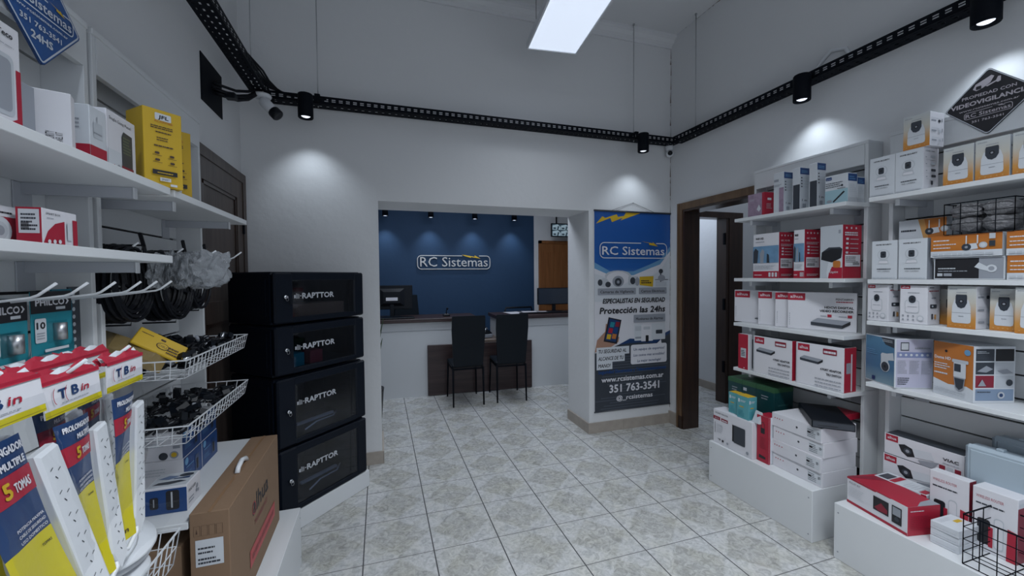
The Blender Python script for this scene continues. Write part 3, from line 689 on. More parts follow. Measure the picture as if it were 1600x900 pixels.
# cameras in the product picture
for (cx, cy, s) in ((.30, .665, 1.0),):
    p.ell(cx, cy + .012, .17, .028, LGRY); p.ell(cx, cy, .15, .034, WHT); p.ell(cx, cy - .015, .075, .028, GREY); p.ell(cx, cy - .018, .045, .02, DGRY); p.ell(cx, cy - .018, .018, .008, GREY)
p.ell(.12, .645, .06, .022, LGRY); p.ell(.07, .645, .03, .016, DGRY); p.ell(.17, .635, .035, .014, DGRY)
p.rrect(.43, .63, .56, .675, .01, LGRY); p.ell(.49, .652, .035, .018, DGRY); p.ell(.55, .648, .03, .022, GREY)
p.poly([(.58, .63), (.76, .62), (.77, .675), (.58, .672)], YEL); p.lines(.60, .638, .75, .658, 2, INK, .6, 4)
p.rect(.79, .655, .97, .658, DGRY); p.rect(.86, .63, .875, .70, DGRY); p.ell(.87, .70, .03, .012, DGRY); p.ell(.88, .665, .05, .016, GREY); p.rect(.80, .625, .95, .645, LGRY)
p.rrect(.04, .583, .53, .616, .006, GREY); p.text('Cámaras de Vigilancia', .07, .592, .013, INK, fit=.43, bold=.0012)
p.rrect(.57, .583, .95, .616, .006, GREY); p.text('Cercos Eléctricos', .60, .592, .013, INK, fit=.32, bold=.0012)
p.text('ESPECIALISTAS EN SEGURIDAD', .10, .541, .023, INK, fit=.82, bold=.004, slant=.18)
p.text('Protección las 24hs', .06, .490, .030, INK, fit=.86, bold=.006, slant=.15)
p.poly([(0, 0), (1, 0), (1, .39), (.9, .372), (.8, .345), (.62, .352), (.45, .358), (.3, .33), (.1, .30), (0, .295)], DGRY)
p.poly([(.3, .33), (.45, .358), (.62, .352), (.8, .345), (.9, .372), (1, .39), (1, .375), (.9, .352), (.8, .325), (.6, .335), (.45, .335)], NAVY)
rn = random.Random(3)
for i in range(20):
    yy = .01 + i * .0135; x0 = rn.uniform(0, .3); p.rect(x0, yy, rn.uniform(.6, 1), yy + .004, mat('banner stripe', (.07, .085, .11), .5)); p.k -= 1
p.k += 1
# hand with phone
SKN = mat('printed skin tone', (.36, .20, .14), .6)
p.poly([(.0, .30), (.16, .31), (.30, .345), (.31, .37), (.24, .37), (.20, .43), (.14, .44), (.13, .40), (.03, .36)], SKN)
p.poly([(.11, .352), (.28, .335), (.34, .455), (.175, .472)], INK); p.poly([(.13, .358), (.265, .345), (.32, .45), (.19, .465)], NAVY)
for i, mm in enumerate((YEL, ORG, RED, BLUE, TEAL, DRED)):
    a, b = .145 + .068 * (i % 2) + .022 * (i // 2), .364 + .03 * (i // 2); p.poly([(a, b), (a + .05, b - .004), (a + .065, b + .02), (a + .013, b + .024)], mm); p.k -= 1
p.k += 1
p.rrect(.50, .438, .93, .478, .005, GREY); p.text('Monitoreo de Alarmas', .53, .450, .014, INK, fit=.37, bold=.0012)
for (a, b, c_, d_, mm) in ((.51, .345, .62, .43, WHT2), (.60, .34, .76, .425, WHT), (.74, .345, .93, .43, WHT2), (.52, .355, .6, .365, GREY), (.63, .40, .72, .415, LGRY), (.80, .375, .89, .395, DGRY), (.52, .395, .6, .42, LGRY), (.66, .335, .70, .37, INK)): p.rrect(a, b, c_, d_, .006, mm)
for (a, b, c_, d_, t, f_) in ((.02, .283, .44, .322, 'TU SEGURIDAD AL', .36), (.02, .247, .38, .286, 'ALCANCE DE TU', .32), (.02, .211, .22, .250, 'MANO!', .15)):
    p.rect(a, b, c_, d_, WHT2); p.text(t, a + .02, b + .010, .018, INK, fit=f_, bold=.002, slant=.15)
p.rrect(.46, .225, .95, .325, .02, WHT); p.poly([(.80, .32), (.88, .32), (.87, .345)], WHT)
for i, t in enumerate(('Un equipo de expertos!', 'Los costos mas accesibles!', 'La mejor tecnologia!')): p.text(t, .705, .295 - i * .030, .013, NAVY, fit=.42 if i < 2 else .32, align='c', bold=.001, slant=.15)
p.text('Seguridad Electronica y Telecomunicaciones', .04, .190, .017, BLUE, fit=.90, bold=.003)
p.text('www.rcsistemas.com.ar', .08, .147, .025, WHT, fit=.82, bold=.004)
p.text('351 763-3541', .18, .092, .038, WHT, fit=.66, bold=.006)
p.text('@_rcsistemas', .27, .050, .022, WHT, fit=.48, bold=.003)
rc_logo(p, .06, .765, .95, .845, WHT, YEL, .008)
m.build('printed_sheet', bn)
m = MB(); m.bar((-.004, -.004, BH), (BW + .004, -.004, BH), .008, DGRY, 10); m.build('top_bar', bn)
m = MB(); m.bar((-.004, -.004, 0), (BW + .004, -.004, 0), .006, DGRY, 10); m.build('bottom_bar', bn)
m = MB(); m.tube([(.18, -.004, BH + .006), (.41, -.001, BH + .085), (.64, -.004, BH + .006)], .0015, BLK, 5); m.bar((.41, .003, BH + .085), (.41, -.012, BH + .087), .003, ALU, 6); m.build('hanging_cord', bn)

# ================================================================ NETWORK CABINETS IN THE CORNER
RA = math.radians(46.6); RO = Vector((-.549, 2.503, 0)); RW = .645; RD = .40
rdir = Vector((math.cos(RA), math.sin(RA), 0)); rnor = Vector((-math.sin(RA), math.cos(RA), 0))
m = MB(); m.cbox(-.02, RW + .012, -.01, RD, 0, .112, .003, LAM)
tag(m.build('cabinet_plinth', loc=RO, rot=RA), 'low white plinth under the stack of black cabinets', 'plinth')
def cabinet(z0, h, label, off=0, dyn=False, yaw=0):
    r = tag(empty('network_cabinet', RO + rdir * off + Vector((0, 0, z0)), RA + yaw), label, 'cabinet', 'black cabinets stacked in the corner')
    W_ = RW - .006; m = MB(); t = .012
    m.box(0, t, .03, RD, 0.01, h - .01, RACK); m.box(W_ - t, W_, .03, RD, .01, h - .01, RACK); m.box(t, W_ - t, RD - t, RD, .01, h - .01, RACK)
    m.hull([(0, .02, 0), (W_, .02, 0), (0, RD, 0), (W_, RD, 0), (0, .02, .016), (W_, .02, .016), (0, RD, .016), (W_, RD, .016)], RACK)
    m.hull([(0, .02, h - .016), (W_, .02, h - .016), (0, RD, h - .016), (W_, RD, h - .016), (.01, .03, h), (W_ - .01, .03, h), (.01, RD, h), (W_ - .01, RD, h)], RACK)
    m.box(.012, .016, .05, RD - .05, .03, h - .03, RACK); m.box(-.003, 0, .06, RD - .04, .04, h - .04, RACK)
    for x in (.05, W_ - .07): m.box(x, x + .02, .06, .075, .016, h - .016, BLK)
    m.build('cabinet_shell', r)
    d = MB(); gx0, gx1, gz0, gz1 = .115, W_ - .085, .035, h - .05
    d.cbox(.002, gx0, -.012, .018, .004, h - .004, .009, RACK); d.cbox(gx1, W_ - .002, -.012, .018, .004, h - .004, .009, RACK)
    d.cbox(gx0 - .01, gx1 + .01, -.010, .016, .004, gz0, .004, RACK); d.cbox(gx0 - .01, gx1 + .01, -.010, .016, gz1, h - .004, .004, RACK)
    d.build('door_frame', r)
    g = MB(); g.box(gx0 - .004, gx1 + .004, -.003, .001, gz0 - .004, gz1 + .004, GLASS); g.build('glass_pane', r)
    lg = MB(); p = Pr(lg, (gx0, -.003, gz0), (1, 0, 0), (0, 0, 1), gx1 - gx0, gz1 - gz0); Wg, Hg = p.w, p.h
    yb = (.60 if h > .33 else .50); x0 = .02; hh = .031 / Hg
    SIL = mat('silver decal', (.42, .44, .48), .35)
    for q in range(3): p.rect(x0 + .03 + q * .018, yb + hh * (.0), x0 + .038 + q * .018, yb + hh * (1 - .1 * q), SIL); p.k -= 1
    p.rect(x0, yb + hh * .1, x0 + .022, yb + hh * .7, SIL); p.k += 1
    p.rect(x0 + .085, yb + hh * .42, x0 + .105, yb + hh * .58, SIL)
    p.text('RAPTTOR', x0 + .115, yb, hh, SIL, fit=.50, bold=.0035); lg.build('brand_decal', r)
    k = MB(); q = Matrix.Rotation(math.radians(90), 3, 'X'); k.lathe([(.011, 0), (.011, .012), (.007, .014), (.001, .014)], CHR, 16, (gx0 - .055, -.012, h * .52), q); k.build('lock', r)
    k = MB(); k.lathe([(.006, 0), (.006, .01)], CHR, 10, (gx0 - .055, -.026, h * .52), q); k.tube([(gx0 - .055 + .008 * math.cos(t), -.034, h * .52 - .012 + .010 * math.sin(t)) for t in [i * .7 for i in range(10)]], .0012, ALU, 4); k.hull([(gx0 - .040, -.032, h * .52 - .005), (gx0 - .028, -.032, h * .52 - .005), (gx0 - .036, -.036, h * .52 - .045), (gx0 - .026, -.036, h * .52 - .045), (gx0 - .034, -.030, h * .52 - .045)], BLKP); k.build('key', r)
    return r
cabinet(.112, .378, 'bottom black glass door cabinet of the corner stack, standing on the white plinth')
cabinet(.497, .392, 'second black glass door cabinet from the bottom of the corner stack', -.003)
cabinet(.903, .280, 'third black glass door cabinet from the bottom of the corner stack', -.007)
cabinet(1.192, .292, 'top black glass door cabinet of the corner stack, kraft box inside', -.006)
m = MB(); m.box(0, .40, 0, .16, 0, .085, BRN); m.box(0, .40, .075, .085, .085, .0853, mat('packing tape', (.42, .30, .16), .3))
tag(m.build('kraft_box', loc=RO + rdir * .125 + rnor * .06 + Vector((0, 0, 1.209)), rot=RA), 'flat kraft box lying inside the top glass door cabinet', 'box')
for (z, xx) in ((.513 + .006, .25), (.128 + .006, .27)):
    m = MB(); m.tube([(0, 0, 0), (.12, .05, .004), (.26, .06, .0), (.34, .12, 0)], .005, PLW, 6); m.cbox(.02, .30, .10, .125, -.005, .012, .003, LGRY)
    tag(m.build('mounting_strip', loc=RO + rdir * xx + rnor * .10 + Vector((0, 0, z)), rot=RA), 'pale mounting strip lying inside the %s cabinet of the stack' % ('second lowest' if z > .4 else 'lowest'), 'strip')
for dx_, mm_, lb_ in ((0, TEAL, 'teal'), (.13, DRED, 'red')):
    m = MB(); m.cbox(0, .09, 0, .08, 0, .08, .003, mm_)
    tag(m.build('small_box', loc=RO + rdir * (.15 + dx_) + rnor * .08 + Vector((0, 0, .9195)), rot=RA), 'small %s box inside the third cabinet from the bottom' % lb_, 'box')
# ================================================================ SHELF UNITS
def unit(side, y0, y1, label, shelves, base, sh_y):
    X = (lambda d: XR - d) if side > 0 else (lambda d: XL + d)
    r = tag(empty('display_shelf_unit', (X(0), (y0 + y1) / 2, 0)), label, 'shelf unit', 'white slat wall shelf units'); cy = (y0 + y1) / 2; s = -side
    def bx(m, d0, d1, a, b, z0, z1, mm, r_=0):
        xs = sorted((s * d0, s * d1))
        if r_: m.cbox(xs[0], xs[1], a - cy, b - cy, z0, z1, r_, mm)
        else: m.box(xs[0], xs[1], a - cy, b - cy, z0, z1, mm)
    for (a, b) in ((y0, y0 + .018), (y1 - .018, y1)):
        m = MB(); bx(m, .002, .12, a, b, 0, 2.18, LAM, .001); m.build('side_panel', r)
    m = MB(); bx(m, .104, .122, y0 + .0185, y1 - .0185, 2.055, 2.165, LAM); bx(m, .002, .124, y0 - .001, y1 + .001, 2.166, 2.184, LAM, .002); m.build('header_panel', r)
    m = MB(); bx(m, .002, .012, y0 + .018, y1 - .018, .02, 2.16, LAMD); z = .30 
    g = [.30] + [.682 + .105 * k for k in range(-3, 15)]
    for a, b in zip(g[:-1], g[1:]):
        if b > .31: bx(m, .012, .026, y0 + .019, y1 - .019, a + .004, b - .004, LAM)
    m.build('slat_panel', r)
    for (z, depth) in shelves:
        m = MB(); bx(m, .03, depth, sh_y[0], sh_y[1], z - .022, z, LAM, .0015); o_ = m.build('shelf', r)
        for yy in (sh_y[0] + .10, sh_y[1] - .10):
            m = MB(); bx(m, .028, depth - .045, yy - .006, yy + .006, z - .052, z - .0225, BRK); bx(m, depth - .044, depth - .04, yy - .009, yy + .009, z - .054, z - .0225, METW, .001); bx(m, .026, .03, yy - .03, yy + .03, z - .10, z - .0225, BRK, .001); m.build('shelf_bracket', o_)
    m = MB(); a, b = base; bx(m, .125, .505, a, b, .0, .284, LAM, .002)
    for yy in (a + .02, b - .02):
        for zz in (.04, .24): m.lathe([(.004, 0), (.004, .0008)], GREY, 10, (s * .505, yy - cy, zz), Matrix.Rotation(math.radians(90 * s), 3, 'Y'))
    m.build('base_plinth', r)
    return r
unit(1, 1.55, 2.27, 'white slat wall shelf unit beside the doorway holding recorder boxes', [(1.838, .30), (1.422, .30), (1.108, .30), (.790, .30)], (1.555, 2.277), (1.545, 2.27))
unit(1, .685, 1.45, 'white slat wall shelf unit at the right edge holding orange camera boxes', [(1.837, .29), (1.418, .29), (1.205, .29), (.885, .29)], (.70, 1.445), (.70, 1.443))
unit(-1, 1.525, 2.272, 'white slat wall shelf unit on the left beside the cabinets with wire baskets', [(1.725, .308), (.675, .315)], (1.53, 2.275), (1.53, 2.25))
unit(-1, .685, 1.505, 'white slat wall shelf unit at the left edge with hooks and two shelves', [(1.725, .308), (1.520, .308)], (.70, 1.36), (.70, 1.505))

# ================================================================ PRODUCT BOXES
def carton(side, x0, y0, a, b, z, h, label, cat='box', group=None, rot=0, body=WHT, top=None, F=None, S=None, T=None, name='product_box', sticker=None):
    """x0, y0: nearest bottom corner; a: length of the aisle-facing side, b: depth, h: height; rot in degrees"""
    th = math.radians(rot); cx = -b / 2 if side > 0 else b / 2
    off = Matrix.Rotation(th, 3, 'Z') @ Vector((-cx, a / 2, 0))
    m = MB(); m.cbox(-b / 2, b / 2, -a / 2, a / 2, 0, h, .0012, body)
    if top: Pr(m, (-b / 2, -a / 2, h), (1, 0, 0), (0, 1, 0), b, a, lift0=.0002).rect(.01, .01, .99, .99, top)
    if side > 0: pf = Pr(m, (-b / 2, a / 2, 0), (0, -1, 0), (0, 0, 1), a, h)
    else: pf = Pr(m, (b / 2, -a / 2, 0), (0, 1, 0), (0, 0, 1), a, h)
    ps = Pr(m, (-b / 2, -a / 2, 0), (1, 0, 0), (0, 0, 1), b, h)
    if F: F(pf)
    if S: S(ps)
    if T: T(Pr(m, (-b / 2, -a / 2, h), (1, 0, 0), (0, 1, 0), b, a))
    o = m.build(name if not sticker else name, loc=(x0 + off.x, y0 + off.y, z + .0005), rot=th)
    tag(o, label, cat, group)
    return o

# ---- printed designs
def red_tag(p, x0, y0, x1, y1, t='alhua'):
    p.rect(x0, y0, x1, y1, RED); p.text(t, x0 + (x1 - x0) * .14, y0 + (y1 - y0) * .32, (y1 - y0) * .42, WHT, fit=(x1 - x0) * .72, bold=.0008)
def d_dvr(p, x0, y0, w_, mm=DGRY):       # picture of a flat recorder
    h_ = w_ * p.w / p.h * .16
    p.poly([(x0, y0 + h_ * .9), (x0 + w_ * .18, y0 + h_ * 1.7), (x0 + w_, y0 + h_ * 1.35), (x0 + w_ * .80, y0 + h_ * .5)], GREY if mm is DGRY else LGRY)
    p.poly([(x0, y0 + h_ * .9), (x0 + w_ * .80, y0 + h_ * .5), (x0 + w_ * .80, y0 - h_ * .15), (x0, y0 + h_ * .25)], mm)
    p.poly([(x0 + w_ * .80, y0 + h_ * .5), (x0 + w_, y0 + h_ * 1.35), (x0 + w_, y0 + h_ * .7), (x0 + w_ * .80, y0 - h_ * .15)], INK)
def F_hdcvi(p):
    red_tag(p, .0, .78, .27, .97); p.text('HDCVI DIGITAL', .955, .585, .055, INK, fit=.40, align='r', bold=.0015); p.text('VIDEO RECORDER', .955, .49, .055, INK, fit=.47, align='r', bold=.0015)
    p.text('PENTABRID', .955, .80, .05, INK, fit=.24, align='r'); p.lines(.72, .745, .95, .775, 1, RED, .8, 3)
    for x in (.60, .88): p.rect(x, .36, x + .06, .43, RED)
    p.lines(.50, .375, .59, .41, 1, GREY, .6, 5); p.lines(.76, .375, .87, .41, 1, GREY, .6, 6); d_dvr(p, .36, .10, .56); p.lines(.03, .1, .04, .45, 6, GREY, .7, 2)
def F_hdcvi_hidden(p):
    red_tag(p, .0, .78, .27, .97); p.lines(.03, .1, .04, .45, 6, GREY, .7, 2); d_dvr(p, .36, .10, .56)
def F_poe(p):
    red_tag(p, .03, .80, .29, .97); d_dvr(p, .08, .55, .50, DGRY); p.rrect(.58, .80, .86, .93, .004, DRED); p.lines(.60, .83, .84, .90, 1, WHT, .7, 8)
    p.text('4 PORT ADAPTOR', .95, .42, .05, INK, fit=.42, align='r', bold=.001); p.text('TRU SWITCH', .95, .32, .05, INK, fit=.30, align='r', bold=.001)
    for k in range(3): p.lines(.42, .20 - k * .08, .95, .25 - k * .08, 1, GREY, .4, k + 3)
    p.rect(0, 0, .015, 1, LGRY)
def S_red(p):
    p.rect(0, 0, 1, 1, RED)
def S_red_sticker(p):
    p.rect(0, 0, 1, 1, RED)
    for i in range(4): p.circ(.18 + i * .21, .93, .006 if i % 2 else .005, WHT2); p.k -= 1
    p.k += 1; p.text('4K NVR', .12, .80, .04, WHT, fit=.6); p.lines(.12, .70, .9, .76, 2, LGRY, .4, 7)
    for k in range(3): p.rrect(.16, .50 + k * .065, .30, .535 + k * .065, .003, WHT2); p.lines(.36, .505 + k * .065, .85, .535 + k * .065, 1, LGRY, .4, k); p.k -= 1
    p.k += 1
    p.rect(.08, .22, .90, .43, WHT); p.lines(.12, .33, .84, .41, 3, INK, .45, 4); p.bars(.14, .25, .6, .31, INK); p.lines(.12, .05, .85, .10, 2, LGRY, .4, 9)
def F_photo(p):
    p.rect(0, 0, 1, .155, RED); p.lines(.05, .06, .35, .09, 1, WHT, .6, 4)
    for i in range(3): p.rrect(.62 + i * .12, .03, .70 + i * .12, .125, .003, WHT2); p.k -= 1
    p.k += 1
    p.text('WiFi HD', .10, .87, .045, INK, fit=.32, bold=.001); p.lines(.10, .81, .45, .84, 1, GREY, .5, 3)
    p.rect(0, .34, 1, .72, SKYB); p.poly([(.02, .34), (.18, .34), (.22, .62), (.10, .68), (.02, .6)], DGRY); p.poly([(.3, .34), (.42, .34), (.46, .6), (.38, .66), (.28, .55)], GREY); p.poly([(.55, .34), (.66, .34), (.64, .52), (.56, .55)], DGRY); p.lines(.05, .2, .9, .31, 4, LGRY, .4, 8)
def F_router(p):
    p.rect(0, 0, 1, 1, LGRY); p.poly([(0, 0), (.35, 0), (.30, .1), (.45, .45), (.62, .32), (1, .4), (1, 0)], WHT2); p.poly([(.38, 0), (1, 0), (1, .20), (.55, .22), (.42, .1)], RED)
    p.poly([(.05, .36), (.55, .30), (.95, .38), (1.0, .55), (.5, .56), (.08, .50)], INK); p.poly([(.08, .50), (.5, .56), (1.0, .55), (.9, .585), (.4, .59)], DGRY)
    p.rrect(.60, .20, .93, .33, .01, ORG); p.text('Gigabit', .45, .10, .04, WHT, fit=.38); p.rrect(.83, .84, .93, .91, .003, GREY)
def S_tall_router(p):
    p.rect(0, 0, 1, 1, RED); p.circ(.2, .94, .006, WHT2); p.circ(.45, .94, .006, WHT2); p.circ(.7, .94, .006, WHT2); p.lines(.1, .80, .85, .88, 2, WHT2, .6, 3)
    for k in range(4): p.rrect(.14, .46 + .085 * k, .28, .50 + .085 * k, .003, WHT2); p.lines(.36, .47 + .085 * k, .8, .50 + .085 * k, 1, LGRY, .4, k)
    p.rect(.08, .22, .90, .44, WHT); p.lines(.12, .30, .84, .42, 4, INK, .4, 4); p.bars(.5, .25, .84, .29, INK)
def S_blue(p):
    p.rect(.02, .84, .98, .995, BLUE); p.lines(.15, .88, .85, .95, 2, LBLU, .5, 3)
    for k in range(4): p.rect(.10, .74 - k * .07, .24, .77 - k * .07, DGRY); p.lines(.3, .745 - k * .07, .85, .765 - k * .07, 1, LGRY, .5, k); p.k -= 1
    p.k += 1; p.text('1 m', .2, .20, .05, DGRY, fit=.5, bold=.001); p.rrect(.25, .05, .6, .14, .004, GREY)
def F_blue(p):
    p.rect(.55, .0, 1, .62, PURP); p.rect(.05, .78, .5, .84, GREY); p.lines(.05, .66, .8, .72, 2, GREY, .5, 5)
def F_blue2(p): p.rect(.1, .0, 1, .60, DGRY)
def F_photo_blue(p):
    p.rect(0, 0, 1, .48, mat('pale teal photo print', (.30, .46, .52), .4)); p.poly([(.35, .08), (.40, .04), (.88, .36), (.82, .40)], INK); p.ell(.2, .1, .12, .05, GREY)
    p.rrect(.04, .84, .30, .95, .004, BLUE); p.text('tp-link', .07, .865, .05, WHT, fit=.2); p.lines(.04, .58, .85, .78, 3, DGRY, .35, 8); p.circ(.76, .60, .006, DGRY); p.lines(.55, .50, .9, .53, 1, DGRY, .6, 3)
def S_pbl(p): p.rect(0, .72, 1, .97, BLUE); p.lines(.15, .78, .85, .92, 2, LBLU, .4, 4); p.lines(.1, .35, .9, .65, 5, LGRY, .3, 3); p.rect(0, .0, 1, .16, LGRY)
def ptz_white(p, cx, cy, r):
    p.circ(cx, cy, r, LGRY, 24); p.circ(cx, cy, r * .86, WHT2, 24); a, b = r / p.w, r / p.h
    p.poly([(cx - a * .9, cy - b * 1.75), (cx + a * .9, cy - b * 1.75), (cx + a * .72, cy - b * 1.0), (cx - a * .72, cy - b * 1.0)], LGRY); p.poly([(cx - a * .8, cy - b * 1.7), (cx + a * .8, cy - b * 1.7), (cx + a * .66, cy - b * 1.25), (cx - a * .66, cy - b * 1.25)], WHT)
    p.rrect(cx - a * .46, cy - b * .6, cx + a * .46, cy + b * .62, r * .22, DGRY); p.circ(cx, cy, r * .18, INK)
def F_cam(p):
    p.rect(.0, .0, 1, 1, WHT2); p.text('HOME SECURITY', .16, .885, .030, INK, fit=.62, bold=.0008); ptz_white(p, .47, .64, .026)
    p.lines(.22, .255, .78, .285, 1, DGRY, .7, 3); p.text('WiFi CAMERA', .24, .19, .028, DGRY, fit=.5); p.lines(.05, .03, .95, .055, 1, LGRY, .8, 5)
def F_cam_red(p):
    red_tag(p, .03, .91, .38, .995); p.lines(.3, .80, .72, .83, 1, GREY, .6, 3)
    a = .026; p.rrect(.20, .28, .72, .62, .012, LGRY); p.rrect(.22, .30, .70, .60, .010, WHT); p.rrect(.30, .50, .62, .73, .016, WHT2); p.rrect(.34, .54, .60, .74, .014, DGRY); p.circ(.47, .64, .006, INK); p.lines(.3, .44, .65, .455, 1, GREY, .6, 2)
    for i in range(3):
        for j in range(2): p.circ(.14 + i * .19, .21 - j * .10, .0042, GREY, 8); p.k -= 1
    p.k += 1; p.circ(.78, .16, .013, LGRY); p.circ(.78, .16, .009, WHT)
def S_cam(p):
    p.text('HOME CAM', .12, .90, .028, DGRY, fit=.6); 
    for k, y in enumerate((.76, .60, .44, .30)): p.rect(.12, y, .2, y + .02, GREY); p.lines(.12, y - .05, .7, y - .03, 1, LGRY, .5, k); p.rrect(.45, y + .0, .75, y + .06, .004, LGRY if k < 2 else DGRY)
    p.rrect(.42, .12, .56, .22, .006, DGRY)
def S_cam_red(p):
    p.lines(.15, .93, .5, .96, 1, DGRY, .7, 2); p.lines(.1, .845, .9, .87, 1, RED, .9, 2); p.rrect(.3, .66, .65, .70, .003, GREY); p.rrect(.2, .42, .72, .52, .004, DGRY); p.rrect(.32, .45, .45, .49, .002, LGRY); p.rrect(.3, .14, .42, .28, .003, DGRY); p.rrect(.52, .14, .66, .26, .003, ORG2)
def F_org(p):
    p.grad(0, 0, 1, 1, ORGG); p.lines(.06, .92, .35, .95, 1, GREY, .6, 2); p.lines(.32, .84, .68, .87, 1, GREY, .6, 4)
    P = [(.16, .2), (.18, .14), (.26, .12), (.74, .12), (.82, .14), (.84, .2), (.82, .52), (.74, .68), (.26, .68), (.18, .52)]
    p.poly(P, WHT2); p.rect(.17, .36, .83, .37, GREY); p.poly([(.3, .76), (.32, .80), (.68, .80), (.7, .76), (.7, .60), (.62, .50), (.5, .47), (.38, .50), (.3, .60)], DGRY); p.circ(.5, .64, .008, INK); p.circ(.5, .64, .004, GREY); p.lines(.42, .28, .6, .30, 1, GREY, .7, 2)
    for i in range(5): p.circ(.15 + i * .17, .06, .003, ORG2, 8); p.k -= 1
def S_org(p):
    for y in (.72, .42, .14): p.rrect(.08, y, .42, y + .045, .003, GREY); p.lines(.08, y + .08, .8, y + .12, 2, LGRY, .4, int(y * 10)); p.rrect(.55, y - .02, .72, y + .06, .006, DGRY if y > .5 else LGRY); p.rect(.8, y, .85, y + .1, GREY)
def bullet_pic(p, cx, cy, s):      # printed picture of a twin-antenna bullet camera
    a, b = s / p.w, s / p.h
    p.poly([(cx - a * .2, cy + b * .5), (cx + a * 1.2, cy + b * .6), (cx + a * 1.4, cy - b * .3), (cx, cy - b * .55)], WHT2); p.circ(cx, cy, s * .58, DGRY); p.circ(cx, cy, s * .2, GREY); p.circ(cx + a * 2.0, cy + b * .25, s * .5, LGRY); p.circ(cx + a * 2.0, cy + b * .25, s * .3, WHT2)
    for dx in (0, 1.35): p.rect(cx + a * (dx - .08), cy + b * .5, cx + a * (dx + .08), cy + b * 1.9, WHT2)
def F_long_org(p):
    p.grad(0, .28, 1, 1, ORGH); p.rect(0, 0, 1, .28, WHT2); p.lines(.04, .74, .28, .84, 1, WHT, .5, 2); p.lines(.04, .56, .38, .64, 1, WHT, .5, 3); p.lines(.04, .40, .30, .48, 1, WHT, .5, 5); bullet_pic(p, .53, .42, .026)
    p.rect(.84, .74, .92, .97, LGRY); p.rect(.84, .42, .92, .66, DGRY); p.lines(.04, .08, .9, .20, 1, LGRY, .7, 4)
def F_long_org_half(p):
    p.rect(0, 0, 1, 1, WHT2); p.poly([(.42, 1), (.55, 0), (1, 0), (1, 1)], ORG2); p.poly([(.55, 1), (.65, 0), (1, 0), (1, 1)], ORG); p.lines(.05, .45, .38, .62, 1, DGRY, .5, 3); bullet_pic(p, .66, .40, .028)
def F_long_blk(p):
    p.rect(.02, .05, .98, .95, INK); p.poly([(.66, .05), (.98, .05), (.98, .95), (.66, .95)], GREY); p.lines(.07, .47, .33, .56, 1, LGRY, .6, 4); p.lines(.07, .36, .5, .42, 1, GREY, .6, 6); p.rect(.06, .15, .14, .28, LGRY); p.rect(.16, .15, .28, .28, GREY)
    p.poly([(.60, .55), (.66, .75), (.78, .55), (.86, .60), (.80, .35), (.68, .45)], WHT2); p.circ(.83, .48, .016, WHT2); p.circ(.83, .48, .009, GREY)
def F_sky(p):
    p.grad(.02, .02, .98, .98, SKYG); p.poly([(.55, .98), (.98, .98), (.98, .80), (.70, .84)], DGRY); p.lines(.6, .90, .95, .96, 2, LGRY, .4, 3)
    p.poly([(.55, .62), (.95, .70), (.98, .55), (.60, .5)], WHT2); p.rrect(.56, .42, .80, .66, .012, WHT2); p.circ(.70, .40, .030, WHT2); p.circ(.70, .385, .024, DGRY); p.circ(.70, .39, .008, INK)
    p.lines(.08, .60, .48, .72, 3, LBLU, .4, 4); p.rrect(.27, .05, .38, .13, .003, NAVY)
def S_spec(p):
    p.rect(.03, .02, .97, .98, mat('pale violet print', (.46, .46, .58), .5)); p.rect(.05, .62, .95, .73, mat('violet band print', (.20, .24, .42), .5)); p.rect(.14, .76, .36, .93, DGRY); p.rect(.16, .78, .34, .91, LGRY)
    for i in range(6): p.circ(.14 + i * .14, .675, .006, WHT2, 10); p.k -= 1
    p.k += 1
    for (a, b) in ((.06, .33), (.37, .64), (.68, .95)): p.lines(a, .30, b, .58, 9, GREY, .35, int(a * 50))
    p.lines(.06, .08, .4, .24, 4, DGRY, .4, 2); p.lines(.5, .8, .9, .85, 1, GREY, .5, 3)
def F_dome(p):
    p.rect(0, .22, 1, 1, ORG); p.poly([(0, 0), (1, 0), (1, .22), (.85, .26), (.4, .23), (0, .30)], WHT2); p.text('Dome HD', .03, .68, .055, WHT, fit=.42, bold=.001); p.lines(.03, .50, .45, .63, 3, WHT2, .4, 5); p.lines(.03, .40, .38, .44, 1, WHT2, .7, 3); p.circ(.34, .84, .006, INK); p.circ(.87, .87, .013, LBLU)
    p.rrect(.54, .38, .84, .68, .008, WHT2); p.rrect(.50, .66, .90, .72, .004, LGRY); p.rect(.56, .50, .72, .64, DGRY); p.poly([(.55, .40), (.83, .40), (.80, .20), (.69, .14), (.59, .20)], GREY); p.poly([(.57, .38), (.81, .38), (.78, .22), (.69, .17), (.61, .22)], DGRY); p.lines(.05, .06, .9, .16, 3, LGRY, .4, 3)
def S_tiles(p):
    ms = [[DGRY, INK], [DGRY, LGRY], [DRED, LGRY]]; p.rect(0, 0, 1, 1, WHT2)
    for r_ in range(3):
        for c_ in range(2):
            x0 = .05 + c_ * .475; y0 = .74 - r_ * .235; p.rect(x0, y0, x0 + .445, y0 + .215, ms[r_][c_]); p.k -= 1
    p.k += 1; p.rect(.05, .04, .97, .245, mat('blue grey print', (.20, .27, .38), .5)); p.lines(.08, .88, .38, .93, 2, LGRY, .4, 1); p.poly([(.08, .56), (.3, .66), (.46, .6), (.3, .54)], GREY); p.poly([(.56, .57), (.8, .60), (.95, .53), (.7, .515)], GREY); p.circ(.86, .36, .014, DGRY); p.poly([(.1, .3), (.2, .42), (.3, .3)], GREY); p.circ(.66, .14, .015, LGRY); p.circ(.66, .14, .008, NAVY); p.lines(.08, .19, .4, .215, 1, DGRY, .6, 6)

